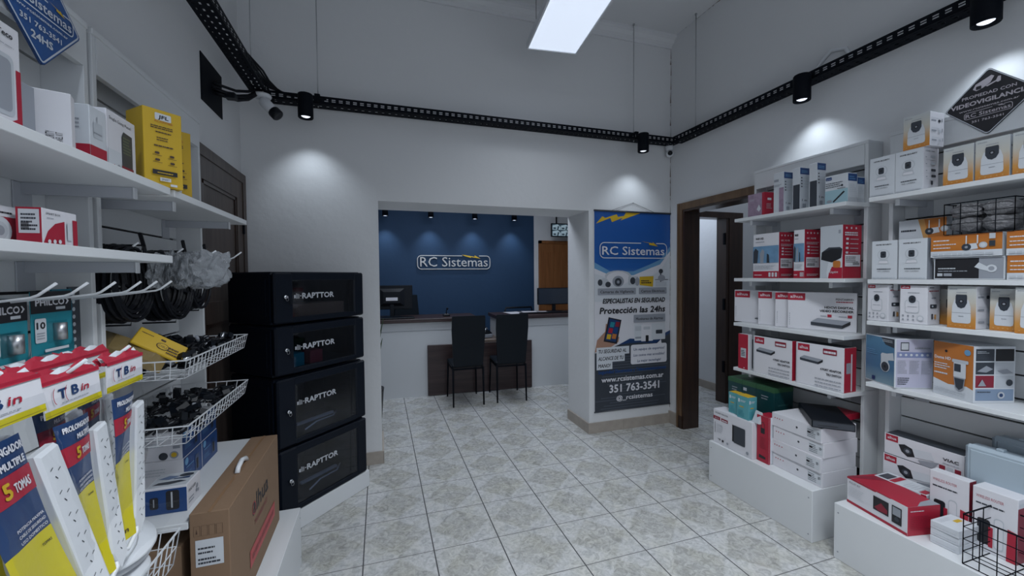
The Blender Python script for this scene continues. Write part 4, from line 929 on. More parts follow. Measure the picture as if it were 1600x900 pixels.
# ---- right, unit by the doorway, top shelf
z1 = 1.8385
def right(*a, **k): return carton(1, *a, **k)
G1 = 'blue topped boxes on the top shelf by the doorway'
right(2.42, 2.06, .125, .086, z1, .152, 'small red and mauve box at the doorway end of the top shelf', body=RED, F=lambda p: (p.rect(0, 0, .86, 1, PURP), p.poly([(.55, .3), (.68, .18), (.8, .3), (.68, .5)], WHT2), p.lines(.1, .7, .5, .8, 2, LGRY, .3, 2)), S=lambda p: (p.rect(0, 0, 1, 1, RED), p.rrect(.3, .66, .7, .76, .003, WHT2), p.lines(.2, .3, .8, .55, 4, LGRY, .3, 4)))
right(2.42, 1.925, .069, .076, z1, .252, 'tall white box with blue top band, next to the small red box', group=G1, body=WHT2, F=F_blue, S=S_blue)
right(2.42, 1.822, .046, .079, z1, .252, 'tall white box with blue top band, middle of the three', group=G1, body=WHT2, F=F_blue2, S=S_blue)
right(2.42, 1.720, .046, .071, z1, .254, 'tall white box with blue top band, nearest the teal photo box', group=G1, body=WHT2, F=F_blue2, S=S_blue)
right(2.42, 1.555, .119, .070, z1, .158, 'short white box with teal photo of a black stick on its front', group=G1, body=WHT2, F=F_photo_blue, S=S_pbl)
right(2.495, 1.556, .10, .058, z1, .140, 'small white blue banded box behind the teal photo box', group=G1, body=WHT2, S=S_pbl)
# second shelf
z2 = 1.4225; G2 = 'red sided boxes on the second shelf by the doorway'
right(2.42, 1.953, .187, .128, z2, .293, 'red sided box with street photo, doorway end of the second shelf', group=G2, F=F_photo, S=S_red_sticker)
right(2.42, 1.789, .066, .133, z2, .292, 'red sided box with street photo, between its twin and the grey router box', group=G2, F=F_photo, S=S_red_sticker)
right(2.42, 1.577, .119, .148, z2, .295, 'grey and red box with black router picture, unit end of the second shelf', group=G2, F=F_router, S=S_tall_router)
# third shelf, slanting recorder boxes
z3 = 1.1085; G3 = 'white recorder boxes on the third shelf by the doorway'
for (lx, ly, t, f, lb, L_) in ((2.44, 1.905, .037, F_hdcvi, 'white recorder box with full product picture, frontmost of the slanting row', .335),
                           (2.443, 1.993, .053, F_hdcvi_hidden, 'white recorder box with red corner tag directly behind the frontmost recorder box', .335),
                           (2.447, 2.122, .042, F_hdcvi_hidden, 'white recorder box third from the front of the slanting row', .30)):
    th = math.radians(25); near = Vector((lx + math.sin(th) * L_, ly - math.cos(th) * L_)); right(near.x, near.y, L_, t, z3, .228, lb, group=G3, rot=25, F=f)
th = math.radians(12); right(2.455 + math.sin(th) * .20, 2.325 - math.cos(th) * .20, .20, .07, z3, .228, 'white recorder box at the doorway end of the third shelf', group=G3, rot=12, F=lambda p: (red_tag(p, .02, .77, .56, .97), p.lines(.05, .15, .07, .5, 6, GREY, .7, 2), d_dvr(p, .74, .12, .25)))
# fourth shelf
z4 = .7905; G4 = 'recorder boxes on the fourth shelf by the doorway'
right(2.395, 2.150, .082, .034, z4, .243, 'narrow red box with white sticker, doorway end of the fourth shelf', group=G4, F=lambda p: (p.rect(0, 0, .97, 1, RED), p.rect(.25, .33, .78, .60, LGRY), p.lines(.3, .38, .7, .56, 4, INK, .5, 3), p.circ(.6, .04, .004, WHT2)))
right(2.400, 1.842, .270, .044, z4, .246, 'white switch box with red side, left of the two large ones', group=G4, F=F_poe, S=S_red, top=DGRY)
right(2.415, 1.556, .262, .10, z4, .248, 'white switch box with red side and grey seal, right of the two large ones', group=G4, rot=2, F=F_poe, S=lambda p: (p.rect(0, 0, 1, 1, RED), p.rect(.55, .02, .66, .85, WHT2), p.rrect(.16, .42, .52, .66, .004, GREY)), top=DGRY)
right(2.46, 1.90, .30, .14, z4, .20, 'plain dark grey box lying behind the white switch boxes', body=DGRY)
# on the plinth
zb = .2845
right(2.204, 1.945, .312, .10, zb, .232, 'white box with dark router picture at the doorway end of the plinth', F=lambda p: (p.text('GIGABIT ROUTER', .05, .88, .05, INK, fit=.35), p.rect(.0, .70, .19, .80, DRED), p.text('AC12', .04, .725, .045, WHT, fit=.11), p.rect(.22, .70, .40, .79, DRED), p.lines(.24, .72, .38, .77, 1, WHT, .6, 2), p.rrect(.55, .24, .84, .74, .008, DGRY), p.rrect(.52, .26, .56, .74, .003, INK), p.rect(.05, .30, .06, .62, INK), p.lines(.1, .35, .3, .62, 5, LGRY, .3, 2), p.poly([(.12, .16), (.2, .12), (.22, .15)], INK), p.rrect(.25, .1, .3, .16, .002, INK), p.circ(.4, .12, .008, GREY), p.circ(.9, .12, .01, GREY)))
right(2.237, 1.858, .082, .10, zb, .288, 'red upright box with a padlock picture beside the white slim boxes', body=WHT2, F=lambda p: (p.rect(0, 0, 1, 1, RED), p.loop([(.35, .72), (.65, .72), (.65, .82), (.58, .87), (.42, .87), (.35, .82)], .004, INK), p.rrect(.33, .62, .67, .74, .004, INK), p.lines(.25, .30, .8, .56, 8, DRED, .35, 3), p.poly([(.2, .08), (.75, .08), (.75, .13), (.2, .15)], INK)), S=lambda p: (p.rect(0, 0, .12, 1, RED), p.circ(.5, .3, .006, RED), p.circ(.5, .2, .006, RED), p.circ(.5, .1, .006, RED)), top=RED)
def F_slim(p):
    for x in (.06, .11, .16, .22): p.rrect(x, .6, x + .02, .68, .002, RED); p.k -= 1
    p.k += 1; p.circ(.53, .5, .006, DGRY); p.rect(.73, .15, .98, .85, WHT2); p.lines(.74, .2, .90, .78, 5, DGRY, .35, 3); p.lines(.92, .5, .97, .7, 3, DGRY, .5, 5); p.rect(.74, .45, .8, .55, INK)
for i, lb in enumerate(('lowest', 'second from the bottom', 'third from the bottom', 'topmost')):
    right(2.257 + (.006, -.004, .008, .0)[i], 1.558 + (.0, .004, -.004, .003)[i], .298, .262, zb + i * .0815, .081, 'white slim box, %s of the four stacked on the plinth' % lb, group='white slim boxes stacked on the plinth', rot=(-1, -2, 0, -1)[i], F=F_slim, body=WHT)
# black recorder lying on top of the stack
dv = tag(empty('video_recorder', (2.405, 1.648, zb + 4 * .0815 + .001), math.radians(-43)), 'flat black recorder lying askew on the stack of white slim boxes', 'recorder')
m = MB(); m.cbox(-.095, .095, -.17, .17, .004, .044, .003, BLKP); m.build('housing', dv)
m = MB(); m.box(-.09, .09, -.1715, -.17, .010, .040, DGRY); m.box(-.07, .02, -.1722, -.1715, .018, .022, INK); m.build('front_panel', dv)
for sx in (-1, 1):
    for sy in (-1, 1): m = MB(); m.lathe([(.008, 0), (.009, .004)], RUB, 10, (sx * .07, sy * .14, 0)); m.build('foot', dv)
right(2.50, 1.60, .12, .12, zb + 4 * .0815 + .001, .034, 'low red topped box behind the flat black recorder', body=RED)
for i, (y0, a, lb) in enumerate(((2.205, .118, 'far left'), (2.093, .110, 'middle'), (1.958, .133, 'near'))):
    right(2.40, y0, a, .165, zb, .425, 'dark green upright box, %s one of the row behind the turquoise boxes' % lb, group='dark green boxes behind the turquoise ones', body=GRND, top=GRNT, F=lambda p, i=i: (p.rect(0, .93, 1, 1, GRNT), (p.rect(.1, .84, .35, .89, LGRY) if i == 1 else p.lines(.3, .80, .8, .88, 2, GREY, .4, 2)), p.rect(.2, .1, .8, .6, mat('green panel print', (.008, .06, .062), .35))), S=lambda p: (p.rect(0, .93, 1, 1, GRNT), p.lines(.2, .2, .9, .8, 8, mat('green small print', (.03, .10, .10), .5), .25, 3)))
def F_turq(p): p.rect(0, 0, 1, 1, TURQ); p.lines(.3, .74, .9, .84, 2, WHT2, .5, 2); p.rrect(.1, .70, .25, .86, .004, WHT2); p.rect(.2, .50, .6, .54, YEL); p.lines(.1, .1, .7, .4, 5, TEAL, .3, 3)
zq = zb + .233
right(2.238, 2.085, .075, .055, zq, .14, 'turquoise box with yellow top, farther of the two on the router box', group='turquoise yellow topped boxes', body=TURQ, top=YEL, F=F_turq, S=F_turq)
right(2.215, 1.985, .085, .07, zq, .145, 'turquoise box with yellow top, nearer of the two on the router box', group='turquoise yellow topped boxes', body=TURQ, top=YEL, F=F_turq, S=F_turq)
m = MB(); m.hull([(-.0, -.03, 0), (.0, .03, 0), (.05, -.03, 0), (.05, .03, 0), (.024, -.026, .07), (.024, .026, .07), (.028, -.026, .07), (.028, .026, .07)], WHT2); tag(m.build('tent_card', loc=(2.225, 1.945 - .002, zq + .0005), rot=-.2), 'small white folded card standing before the turquoise boxes', 'card')

# ---- right, unit at the picture edge
n1, n2, n3, n4 = 1.8375, 1.4185, 1.2055, .8855
GC = 'white home camera boxes on the right unit'; GO = 'orange home camera boxes on the right unit'
right(2.42, 1.343, .108, .11, n1, .198, 'white camera box at the inner end of the right top shelf with nothing on it', group=GC, body=WHT2, F=F_cam, S=S_cam)
right(2.42, 1.233, .108, .112, n1, .199, 'white camera box on the top shelf carrying an orange one', group=GC, body=WHT, F=F_cam, S=S_cam)
right(2.42, 1.212, .100, .104, n1 + .2, .156, 'orange and white camera box standing on the white camera box', group=GO, body=WHT, F=F_org, S=S_org)
right(2.425, 1.066, .098, .10, n1, .166, 'orange camera box on the top shelf beside the white ones', group=GO, body=WHT2, F=F_org, S=S_org)
right(2.425, .960, .100, .10, n1, .168, 'orange camera box on the top shelf, second from the white ones', group=GO, body=WHT2, F=F_org, S=S_org)
right(2.425, .852, .100, .10, n1, .168, 'orange camera box on the top shelf cut by the right edge', group=GO, body=WHT2, F=F_org, S=S_org)
right(2.535, 1.085, .075, .085, n1, .155, 'orange camera box pushed to the back of the top shelf', group=GO, body=ORG2, F=F_org)
right(2.42, 1.328, .107, .10, n2, .193, 'white camera box on the second shelf, inner end', group=GC, body=WHT2, F=F_cam, S=S_cam)
right(2.42, 1.212, .109, .04, n2, .193, 'white camera box on the second shelf beside the black boxed camera', group=GC, body=WHT2, F=F_cam, S=lambda p: p.rect(0, 0, 1, 1, GREY))
GL = 'long camera boxes on the second shelf'
right(2.43, .966, .226, .11, n2, .098, 'long black fronted box with white border and grey camera picture', group=GL, body=WHT2, F=F_long_blk)
right(2.42, .972, .227, .115, n2 + .0995, .097, 'long orange camera box lying on the black fronted box', group=GL, body=WHT2, F=F_long_org, S=lambda p: p.rect(0, 0, 1, 1, WHT2))
right(2.42, .735, .222, .115, n2, .097, 'long orange camera box at the right edge, lower one', group=GL, body=WHT2, F=F_long_org)
right(2.42, .738, .222, .115, n2 + .0985, .097, 'long orange camera box at the right edge, upper one', group=GL, body=WHT2, F=F_long_org)
right(2.555, 1.17, .24, .085, n2, .19, 'plain white box at the back of the second shelf under the half orange one', group=GL, body=WHT2)
right(2.545, 1.205, .185, .10, n2 + .1915, .103, 'half white half orange long box at the back above the small white boxes', group=GL, body=WHT2, F=F_long_org_half)
right(2.42, .745, .17, .03, n2 + .1965, .135, 'black framed box standing on the upper edge box', body=WHT2, F=lambda p: (p.rect(.06, .05, .97, .94, INK), p.lines(.12, .5, .8, .85, 4, GREY, .3, 3)))
# third shelf
GW = 'white red tagged camera boxes on the third shelf'
right(2.415, 1.358, .098, .095, n3, .184, 'white camera box with red corner tag, inner end of the third shelf', group=GW, rot=-6, body=WHT, F=F_cam_red, S=S_cam_red)
right(2.415, 1.205, .105, .092, n3, .184, 'white camera box with red corner tag next to the orange row', group=GW, body=WHT, F=F_cam_red, S=S_cam_red)
right(2.53, 1.14, .075, .08, n3, .165, 'orange sided box pushed back between white and orange camera boxes', group=GO, body=ORG, F=lambda p: (p.grad(0, 0, 1, 1, ORGG), p.rrect(.3, .45, .7, .75, .01, DGRY)))
right(2.415, 1.042, .095, .115, n3, .184, 'orange camera box on the third shelf, first of its row', group=GO, rot=-3, body=WHT, F=F_org, S=S_org)
right(2.455, .935, .082, .10, n3, .175, 'orange camera box on the third shelf, middle and pushed back', group=GO, body=WHT2, F=F_org, S=S_org)
right(2.415, .838, .092, .11, n3, .182, 'orange camera box on the third shelf at the right edge', group=GO, body=WHT2, F=F_org, S=S_org)
# fourth shelf
right(2.390, 1.312, .195, .168, n4, .243, 'large blue sky box with white dome camera picture, turned corner forward', rot=-25, body=WHT2, F=F_sky, S=S_spec, top=GREY)
right(2.425, 1.050, .168, .175, n4, .245, 'large orange box with dome camera picture and tiled side', rot=-19, body=WHT2, F=F_dome, S=S_tiles)
# plinth
def F_bullet(p):
    red_tag(p, .02, .66, .19, .97); p.poly([(.20, .62), (.28, .70), (.38, .60), (.42, .25), (.32, .15), (.24, .32)], INK); p.circ(.32, .42, .016, DGRY); p.circ(.32, .42, .008, GREY)
    p.poly([(.38, .62), (.62, .70), (.66, .35), (.42, .24)], WHT2); p.poly([(.46, .18), (.72, .34), (.64, .0), (.5, .0)], GREY); p.text('VIAC', .76, .55, .12, INK, fit=.18, bold=.0012); p.lines(.76, .42, .95, .48, 1, GREY, .5, 2)
    for i in range(3): p.rect(.72 + i * .09, .12, .79 + i * .09, .32, LGRY if i % 2 else DRED); p.k -= 1
GB = 'long white bullet camera boxes on the right plinth'
right(2.52, 1.112, .31, .10, zb, .110, 'long camera box lowest of three at the back of the plinth, mostly hidden', group=GB, F=F_bullet, top=DGRY)
right(2.515, 1.114, .31, .10, zb + .111, .108, 'long white camera box with black lens picture, middle of three', group=GB, F=F_bullet, top=DGRY)
right(2.52, 1.112, .31, .10, zb + .2205, .106, 'long white camera box with black lens picture, topmost of three', group=GB, F=F_bullet, top=DGRY)
right(2.395, 1.175, .215, .10, zb, .070, 'flat white box with red stripes, under the red ended box with dark window', F=lambda p: (p.rect(.0, .0, .04, 1, RED), p.rect(.95, 0, 1, 1, RED)), body=WHT2)
right(2.39, 1.180, .210, .105, zb + .071, .062, 'flat white red ended box with dark window, behind the long red topped box', body=WHT2, F=lambda p: (p.rect(.9, 0, 1, 1, RED), p.rect(.0, .2, .1, .9, DGRY)), T=lambda p: (p.rect(.1, .75, .8, .95, DGRY), p.rect(.05, .60, .9, .72, RED), p.lines(.1, .1, .9, .5, 6, LGRY, .3, 3), p.rect(.05, .03, .5, .15, RED)))
def F_redlong(p):
    p.rect(0, 0, 1, .10, RED); p.poly([(0, 1), (0, .94), (.5, .94), (.52, .98), (.74, .98), (.76, 1)], RED); p.rect(.47, .30, .72, .80, INK); p.poly([(.49, .4), (.6, .65), (.7, .5), (.70, .36), (.55, .33)], DRED); p.rect(.77, .22, .92, .82, INK); p.rect(.785, .5, .905, .78, GREY); p.circ(.85, .38, .010, DGRY); p.text('BULLET KIT', .05, .80, .07, DGRY, fit=.2); p.lines(.05, .34, .34, .72, 6, LGRY, .25, 4)
right(2.200, 1.150, .285, .165, zb, .130, 'long red topped white box with two dark camera pictures lying on the plinth corner', rot=-11, F=F_redlong, S=lambda p: (p.rect(0, 0, 1, 1, RED), p.lines(.08, .82, .5, .88, 1, WHT2, .5, 2), p.lines(.08, .2, .8, .7, 8, DRED, .3, 4)), T=lambda p: (p.rect(0, 0, 1, 1, RED), p.poly([(.3, 0), (1, 0), (1, .14), (.6, .10)], GREY), p.poly([(0, .95), (1, .72), (1, .9), (.2, 1), (0, 1)], DRED)))
def F_rt2(p):
    p.text('WIRELESS ROUTER', .08, .84, .045, RED, fit=.62); p.lines(.08, .74, .72, .78, 1, DGRY, .6, 2); p.rrect(.12, .12, .42, .52, .01, INK); p.rect(.38, .1, .48, .42, RED); p.rrect(.50, .10, .72, .60, .012, LGRY); p.rrect(.52, .12, .70, .58, .01, WHT); p.poly([(.78, .0), (1, 0), (1, .48), (.80, .50)], RED)
right(2.395, 1.040, .132, .048, zb, .262, 'white and red router box standing behind the small white stack', F=F_rt2, S=lambda p: (p.rect(0, 0, 1, 1, DRED), p.rect(.2, .7, .8, .85, RED)), body=WHT)
right(2.385, .895, .130, .09, zb, .262, 'white and red router box standing behind the black wire basket', F=F_rt2, S=lambda p: (p.rect(0, 0, 1, .86, DRED), p.rect(.1, .88, .9, .93, WHT2)), body=WHT)
for i, lb in enumerate(('lowest', 'middle', 'topmost')):
    right(2.252 + .004 * (i % 2), 1.006, .092, .135, zb + i * .0325, .031, 'small flat white box, %s of three stacked on the plinth' % lb, group='small flat white boxes on the right plinth', rot=(0, 1, -1)[i], body=WHT2, T=(lambda p: (p.rect(.55, .45, .85, .62, YEL), p.lines(.1, .7, .8, .9, 3, LGRY, .3, 2))) if i == 2 else None, F=lambda p: p.lines(.1, .3, .9, .6, 1, LGRY, .3, 3))
# pale plastic enclosures
for (x, y0, y1, z0_, h_, lb, nm) in ((2.47, .72, 1.093, zb, .405, 'large pale blue grey plastic enclosure box standing behind the router boxes', 0), (2.565, .74, 1.05, zb, .445, 'second pale plastic enclosure box leaning behind the first against the slats', 1)):
    b_ = tag(empty('plastic_enclosure', (x, y0, z0_ + .0005)), lb, 'box', 'pale plastic enclosures'); L_ = y1 - y0
    m = MB(); m.cbox(.022, .078, .004, L_ - .004, 0, h_ - .004, .010, GRYP); m.build('body', b_)
    m = MB(); m.cbox(0, .026, 0, L_, 0, h_, .012, GRYP); m.cbox(-.004, .002, .02, L_ - .02, .02, h_ - .02, .003, GRYP); m.build('lid', b_)
    for q in (.3, .7): m = MB(); m.cbox(.02, .05, L_ * q, L_ * (q + .06), h_ - .004, h_ + .008, .002, GRYP); m.build('latch', b_)

# ================================================================ WIRE BASKETS
def wire_basket(name, loc, w_, l_, h_, label, m_, pitch=.030, r=.0015, taper=.012, back=0, rows=2, group=None, rot=0):
    """w_ across x, l_ along y, rim at z = h_, floor at 0"""
    root = tag(empty(name, loc, rot), label, 'wire basket', group)
    def rect(z, t): return [(-w_ / 2 + t, -l_ / 2 + t, z), (w_ / 2 - t, -l_ / 2 + t, z), (w_ / 2 - t, l_ / 2 - t, z), (-w_ / 2 + t, l_ / 2 - t, z)]
    m = MB()
    for i in range(rows + 1):
        z = h_ * (1 - i / rows); t = taper * i / rows; m.tube(rect(z, t) + [rect(z, t)[0]], r * (1.9 if i == 0 else 1), m_, 4)
    m.build('rim', root)
    m = MB(); nx = int(w_ / pitch / 1.3); ny = int(l_ / pitch)
    for i in range(nx + 1):
        x = -w_ / 2 + w_ * i / nx; xb = x * (1 - 2 * taper / w_)
        for s in (-1, 1): m.bar((x, s * l_ / 2, h_), (xb, s * (l_ / 2 - taper), 0), r, m_)
        m.bar((xb, -l_ / 2 + taper, 0), (xb, l_ / 2 - taper, 0), r, m_)
    for i in range(ny + 1):
        y = -l_ / 2 + l_ * i / ny; yb = y * (1 - 2 * taper / l_)
        for s in (-1, 1): m.bar((s * w_ / 2, y, h_), (s * (w_ / 2 - taper), yb, 0), r, m_)
        if i % 2 == 0: m.bar((-w_ / 2 + taper, yb, 0), (w_ / 2 - taper, yb, 0), r, m_)
    if back:
        for i in range(0, ny + 1):
            y = -l_ / 2 + l_ * i / ny; m.bar((back * w_ / 2, y, h_), (back * w_ / 2, y, h_ * 1.9), r, m_)
        for k in (1.3, 1.6, 1.9): m.bar((back * w_ / 2, -l_ / 2, h_ * k), (back * w_ / 2, l_ / 2, h_ * k), r, m_)
    m.build('wire_grid', root)
    return root
GBK = 'white wire baskets on the left'
wire_basket('wire_basket', (-.725, 1.838, 1.135), .285, .62, .058, 'upper white wire basket full of black cables on the left', METW, group=GBK)
wire_basket('wire_basket', (-.725, 1.832, .928), .285, .61, .058, 'second white wire basket with black adapters below the cable basket', METW, group=GBK)
wire_basket('wire_basket', (-.69, 1.06, .71), .36, .42, .085, 'low white wire basket holding white round plates at the bottom left', METW, pitch=.03, group=GBK)
wire_basket('wire_basket', (2.30, .875, zb + .002), .20, .19, .20, 'black wire basket standing on the right plinth at the picture edge', BLK, pitch=.042, r=.0018, taper=.0, rows=4)
wb = wire_basket('wire_basket', (2.48, 1.045, n2 + .1995), .13, .215, .135, 'black wire basket holding wrapped grey items on the long orange box', BLK, pitch=.045, r=.0016, taper=.0, rows=3)
# wrapped grey things inside the upper black basket
def blob(name, loc, rx, ry, rz, m_, label, cat, seed, amp=.18, group=None, sub=3, rot=0, fr=1):
    bm = bmesh.new(); bmesh.ops.create_icosphere(bm, subdivisions=sub, radius=1); rn = random.Random(seed)
    ph = [(Vector((rn.uniform(-1, 1), rn.uniform(-1, 1), rn.uniform(-1, 1))) * rn.uniform(3, 9) * fr, rn.uniform(0, 6)) for _ in range(9)]
    for v in bm.verts:
        c = v.co.copy(); k = max(abs(c.x), abs(c.y), abs(c.z)); c = c * (1 / max(k, .6)) ** .55
        d_ = sum(math.sin(c.dot(a) + b) for a, b in ph) / 9; c *= 1 + amp * d_; v.co = Vector((c.x * rx, c.y * ry, c.z * rz))
    z0 = min(v.co.z for v in bm.verts)
    me = bpy.data.meshes.new(name); 
    for v in bm.verts: v.co.z -= z0
    bm.to_mesh(me); bm.free(); me.materials.append(m_)
    o = bpy.data.objects.new(name, me); C.objects.link(o); o.location = loc; o.rotation_euler = (0, 0, rot)
    return tag(o, label, cat, group)
WRAP = mat('bubble wrapped grey plastic', (.15, .15, .16), .2, bump=1.0, bscale=70, var=.5, vscale=35)
for i, (dx, dy, dz, lb) in enumerate(((0, .05, 0, 'lower inner'), (0, -.05, 0, 'lower outer'), (0, .048, .062, 'upper inner'), (0, -.052, .062, 'upper outer'))):
    blob('wrapped_bundle', (2.48 + dx, 1.045 + dy, n2 + .2035 + dz), .056, .050, .033, WRAP, 'grey plastic wrapped bundle in the black basket, %s one' % lb, 'bundle', 20 + i, .22, 'wrapped bundles in the black basket')

def cable_pile(loc, w_, l_, h_, seed, label, n=70):
    rn = random.Random(seed); m = MB()
    for i in range(n):
        x, y = rn.uniform(-w_ / 2, w_ / 2), rn.uniform(-l_ / 2, l_ / 2); z = rn.uniform(.005, h_ * (1 - .5 * (abs(y) / l_ * 2) ** 2)); a = rn.uniform(0, 6.28); R_ = rn.uniform(.012, .03)
        k = rn.random()
        if k < .55:
            P = [(max(-w_ / 2, min(w_ / 2, x + R_ * math.cos(a + t * .8))), max(-l_ / 2, min(l_ / 2, y + R_ * math.sin(a + t * .8))), z + .008 * math.sin(t * 1.3 + a)) for t in range(rn.randint(5, 9))]
            m.tube(P, rn.uniform(.0022, .004), RUB, 5)
        elif k < .9:
            q = Euler((rn.uniform(-.6, .6), rn.uniform(-.6, .6), a)).to_matrix(); sx, sy, sz = rn.uniform(.012, .02), rn.uniform(.008, .013), rn.uniform(.006, .01)
            m.hull([q @ Vector((u_ * sx, v_ * sy, w2 * sz)) + Vector((x, y, z)) for u_ in (-1, 1) for v_ in (-1, 1) for w2 in (-1, 1)], BLKP)
        else:
            q = Euler((rn.uniform(0, 3), rn.uniform(0, 3), a)).to_matrix(); m.lathe([(.006, -.012), (.0065, 0), (.006, .012)], CHR if rn.random() < .5 else GREY, 8, (x, y, z), q)
    return tag(m.build('cable_pile', loc=loc), label, 'cables', kind='stuff')
cable_pile((-.725, 1.88, 1.140), .23, .50, .085, 3, 'loose heap of black cables and plugs filling the upper white basket', 190)
cable_pile((-.725, 1.86, .933), .23, .52, .062, 4, 'loose heap of black adapters filling the second white basket', 170)
m = MB(); m.cbox(-.045, .045, -.09, .09, 0, .010, .003, YEL); p = Pr(m, (.045, -.09, .010), (0, 1, 0), (-1, 0, 0), .18, .09)
p.lines(.06, .72, .3, .8, 1, BRND, .5, 1); p.rect(.45, .7, .55, .8, BRND); p.ell(.55, .42, .13, .18, BRND); p.ell(.55, .42, .11, .15, YEL); p.text('CABLE', .46, .36, .12, BRND, fit=.18); p.lines(.66, .15, .95, .6, 3, BRND, .5, 4)
def lay(o_, loc, long, nor):
    y_ = Vector(long).normalized(); z_ = (Vector(nor) - y_ * Vector(nor).dot(y_)).normalized(); x_ = y_.cross(z_)
    o_.matrix_world = Matrix.Translation(loc) @ Matrix((x_, y_, z_)).transposed().to_4x4()
o_ = m.build('label_packet'); lay(o_, (-.705, 1.655, 1.225), (.62, .30, -.50), (.35, -.55, .75)); o_.scale = (.8, .82, 1); tag(o_, 'yellow printed label packet lying on the cables in the upper white basket', 'packet')
m = MB(); m.hull([(-.05, -.1, 0), (.05, -.09, 0), (.045, .1, .0), (-.05, .09, .0), (-.03, -.06, .025), (.03, -.05, .028), (.03, .06, .022), (-.03, .06, .025)], mat('amber plastic film', (.22, .16, .07), .2, bump=.5, bscale=30))
o_ = m.build('amber_packet'); lay(o_, (-.765, 1.62, 1.215), (.85, .15, -.45), (.25, -.55, .8)); tag(o_, 'amber tinted plastic packet beside the yellow label packet', 'packet')

# ================================================================ HOOKS AND WHAT HANGS ON THEM
def hook(y, z, tip, label, rise=.03, group='white display hooks', x0=XL + .026):
    r = tag(empty('display_hook', (x0, y, z)), label, 'hook', group)
    L_ = tip - x0; m = MB(); m.tube([(0, 0, 0), (L_ - .040, 0, rise), (L_ - .028, 0, rise + .005), (L_, 0, rise + .028)], .0028, METW, 8); m.build('prong', r)
    m = MB(); m.cbox(0, .004, -.012, .012, -.03, .02, .001, METW); m.build('back_clip', r); return r
for y, lb in ((1.03, 'first'), (1.12, 'second'), (1.217, 'third'), (1.326, 'fourth'), (1.408, 'fifth'), (1.493, 'last')):
    hook(y, 1.385, -.60, 'white hook, %s of the six below the left shelf counting from the near edge' % lb)
hook(1.70, 1.50, -.55, 'white hook carrying the crumpled clear bags', .02)
hook(1.96, 1.51, -.545, 'empty white hook beside the old door', .02)
def coil(x, y, z, R_, n, label, seed):
    rn = random.Random(seed); P = []
    for k in range(n * 20):
        t = 2 * math.pi * k / 20; f = k / (n * 20); rr = R_ * (.80 + .12 * int(f * 2.999) + .03 * math.sin(f * 57) + .02 * math.sin(t * 2 + seed)); 
        P.append((x + (((f * 3) % 1) - .5) * .085 + .008 * math.sin(f * 40), y + rr * math.cos(t), z + rr * 1.12 * math.sin(t)))
    P += [(x + .05, y + R_ * .5, z + R_ * 1.2), (x + .06, y + R_ * .1, z + R_ * 1.55)]
    m = MB(); m.tube(P, .0062, RUB, 5)
    for a in (1.2, 4.4): m.tube([(x - .05, y + R_ * .86 * math.cos(a), z + R_ * .97 * math.sin(a)), (x, y + R_ * .80 * math.cos(a), z + R_ * .9 * math.sin(a)), (x + .05, y + R_ * .9 * math.cos(a), z + R_ * 1.0 * math.sin(a)), (x + .05, y + R_ * 1.16 * math.cos(a), z + R_ * 1.3 * math.sin(a)), (x - .05, y + R_ * 1.16 * math.cos(a), z + R_ * 1.3 * math.sin(a))], .003, BLKP, 5)
    return tag(m.build('cable_coil'), label, 'cable coil', 'coils of black cable hanging on the left')
coil(-.80, 1.63, 1.435, .105, 24, 'black cable coil nearest the white upright, partly behind it', 1)
coil(-.765, 1.84, 1.425, .108, 24, 'black cable coil in the middle with the widest loops', 2)
coil(-.78, 2.08, 1.440, .100, 22, 'black cable coil farthest back beside the old door', 3)
hook(1.63, 1.530, -.74, 'white hook behind holding the nearest cable coil', .01); hook(1.84, 1.525, -.70, 'white hook holding the middle cable coil', .01); hook(2.08, 1.53, -.71, 'white hook holding the farthest cable coil', .01)
for i in range(6):
    blob('clear_bag', (-.715 + i * .030, 1.70 + .012 * math.sin(i * 2), 1.412 + .006 * (i % 2)), .020, .052, .055, FOIL, 'crumpled clear bag, number %s from the wall on the hook' % ('one', 'two', 'three', 'four', 'five', 'six')[i], 'bag', 40 + i, .50, 'crumpled clear bags on one hook', 4, i * .4, 1.6)

# hanging cards with black headers and teal fronts
def philco(x, y, z, label, w_=.108, rot=0, s=1):
    r = tag(empty('blister_pack', (x, y, z), rot), label, 'blister pack', 'teal blister packs with black headers')
    h_ = .145; m = MB(); m.box(-.0012, .0, -w_ / 2, w_ / 2, -h_, 0, TEAL); p = Pr(m, (0, -w_ / 2, -h_), (0, 1, 0), (0, 0, 1), w_, h_)
    p.rect(0, .66, 1, 1, INK); p.text('PHILCO', .10, .78, .10, WHT, fit=.70, bold=.0015); p.rect(.58, .70, .82, .745, WHT2); p.poly([(.82, .78), (.86, .78), (.92, .83), (.86, .88), (.82, .88), (.87, .83)], WHT)
    p.rrect(.06, .20, .32, .58, .004, WHT2); p.text('10', .09, .42, .10, INK, fit=.19, bold=.002); p.lines(.09, .26, .28, .38, 3, GREY, .4, 3); p.poly([(.0, .0), (.95, .10), (1, .2), (1, .0)], mat('dark teal print', (.008, .12, .16), .4)); p.rect(.25, .04, .85, .085, WHT2)
    m.build('card', r)
    m = MB(); m.tube([(.008, .01, -.115), (.008, .01, -.075)], .012, ALU, 14); m.box(.0, .004, -.02, .04, -.12, -.07, CLEAR); m.build('blister', r)
    return r
philco(-.735, 1.245, 1.423, 'teal blister pack with full white header lettering, nearer the white upright', .125)
philco(-.725, 1.105, 1.412, 'teal blister pack cut by the left edge', .125, .1)
STRIPM = mat('teal patterned strip print', (.012, .14, .20), .35, var=.9, vscale=60)
m = MB(); m.box(0, .004, -.035, .035, -.19, 0, STRIPM); m.box(.004, .0045, -.034, .034, -.19, -.15, TEAL); tag(m.build('hanging_strip', loc=(-.80, 1.385, 1.425)), 'narrow teal patterned strip hanging behind the blister packs', 'strip')
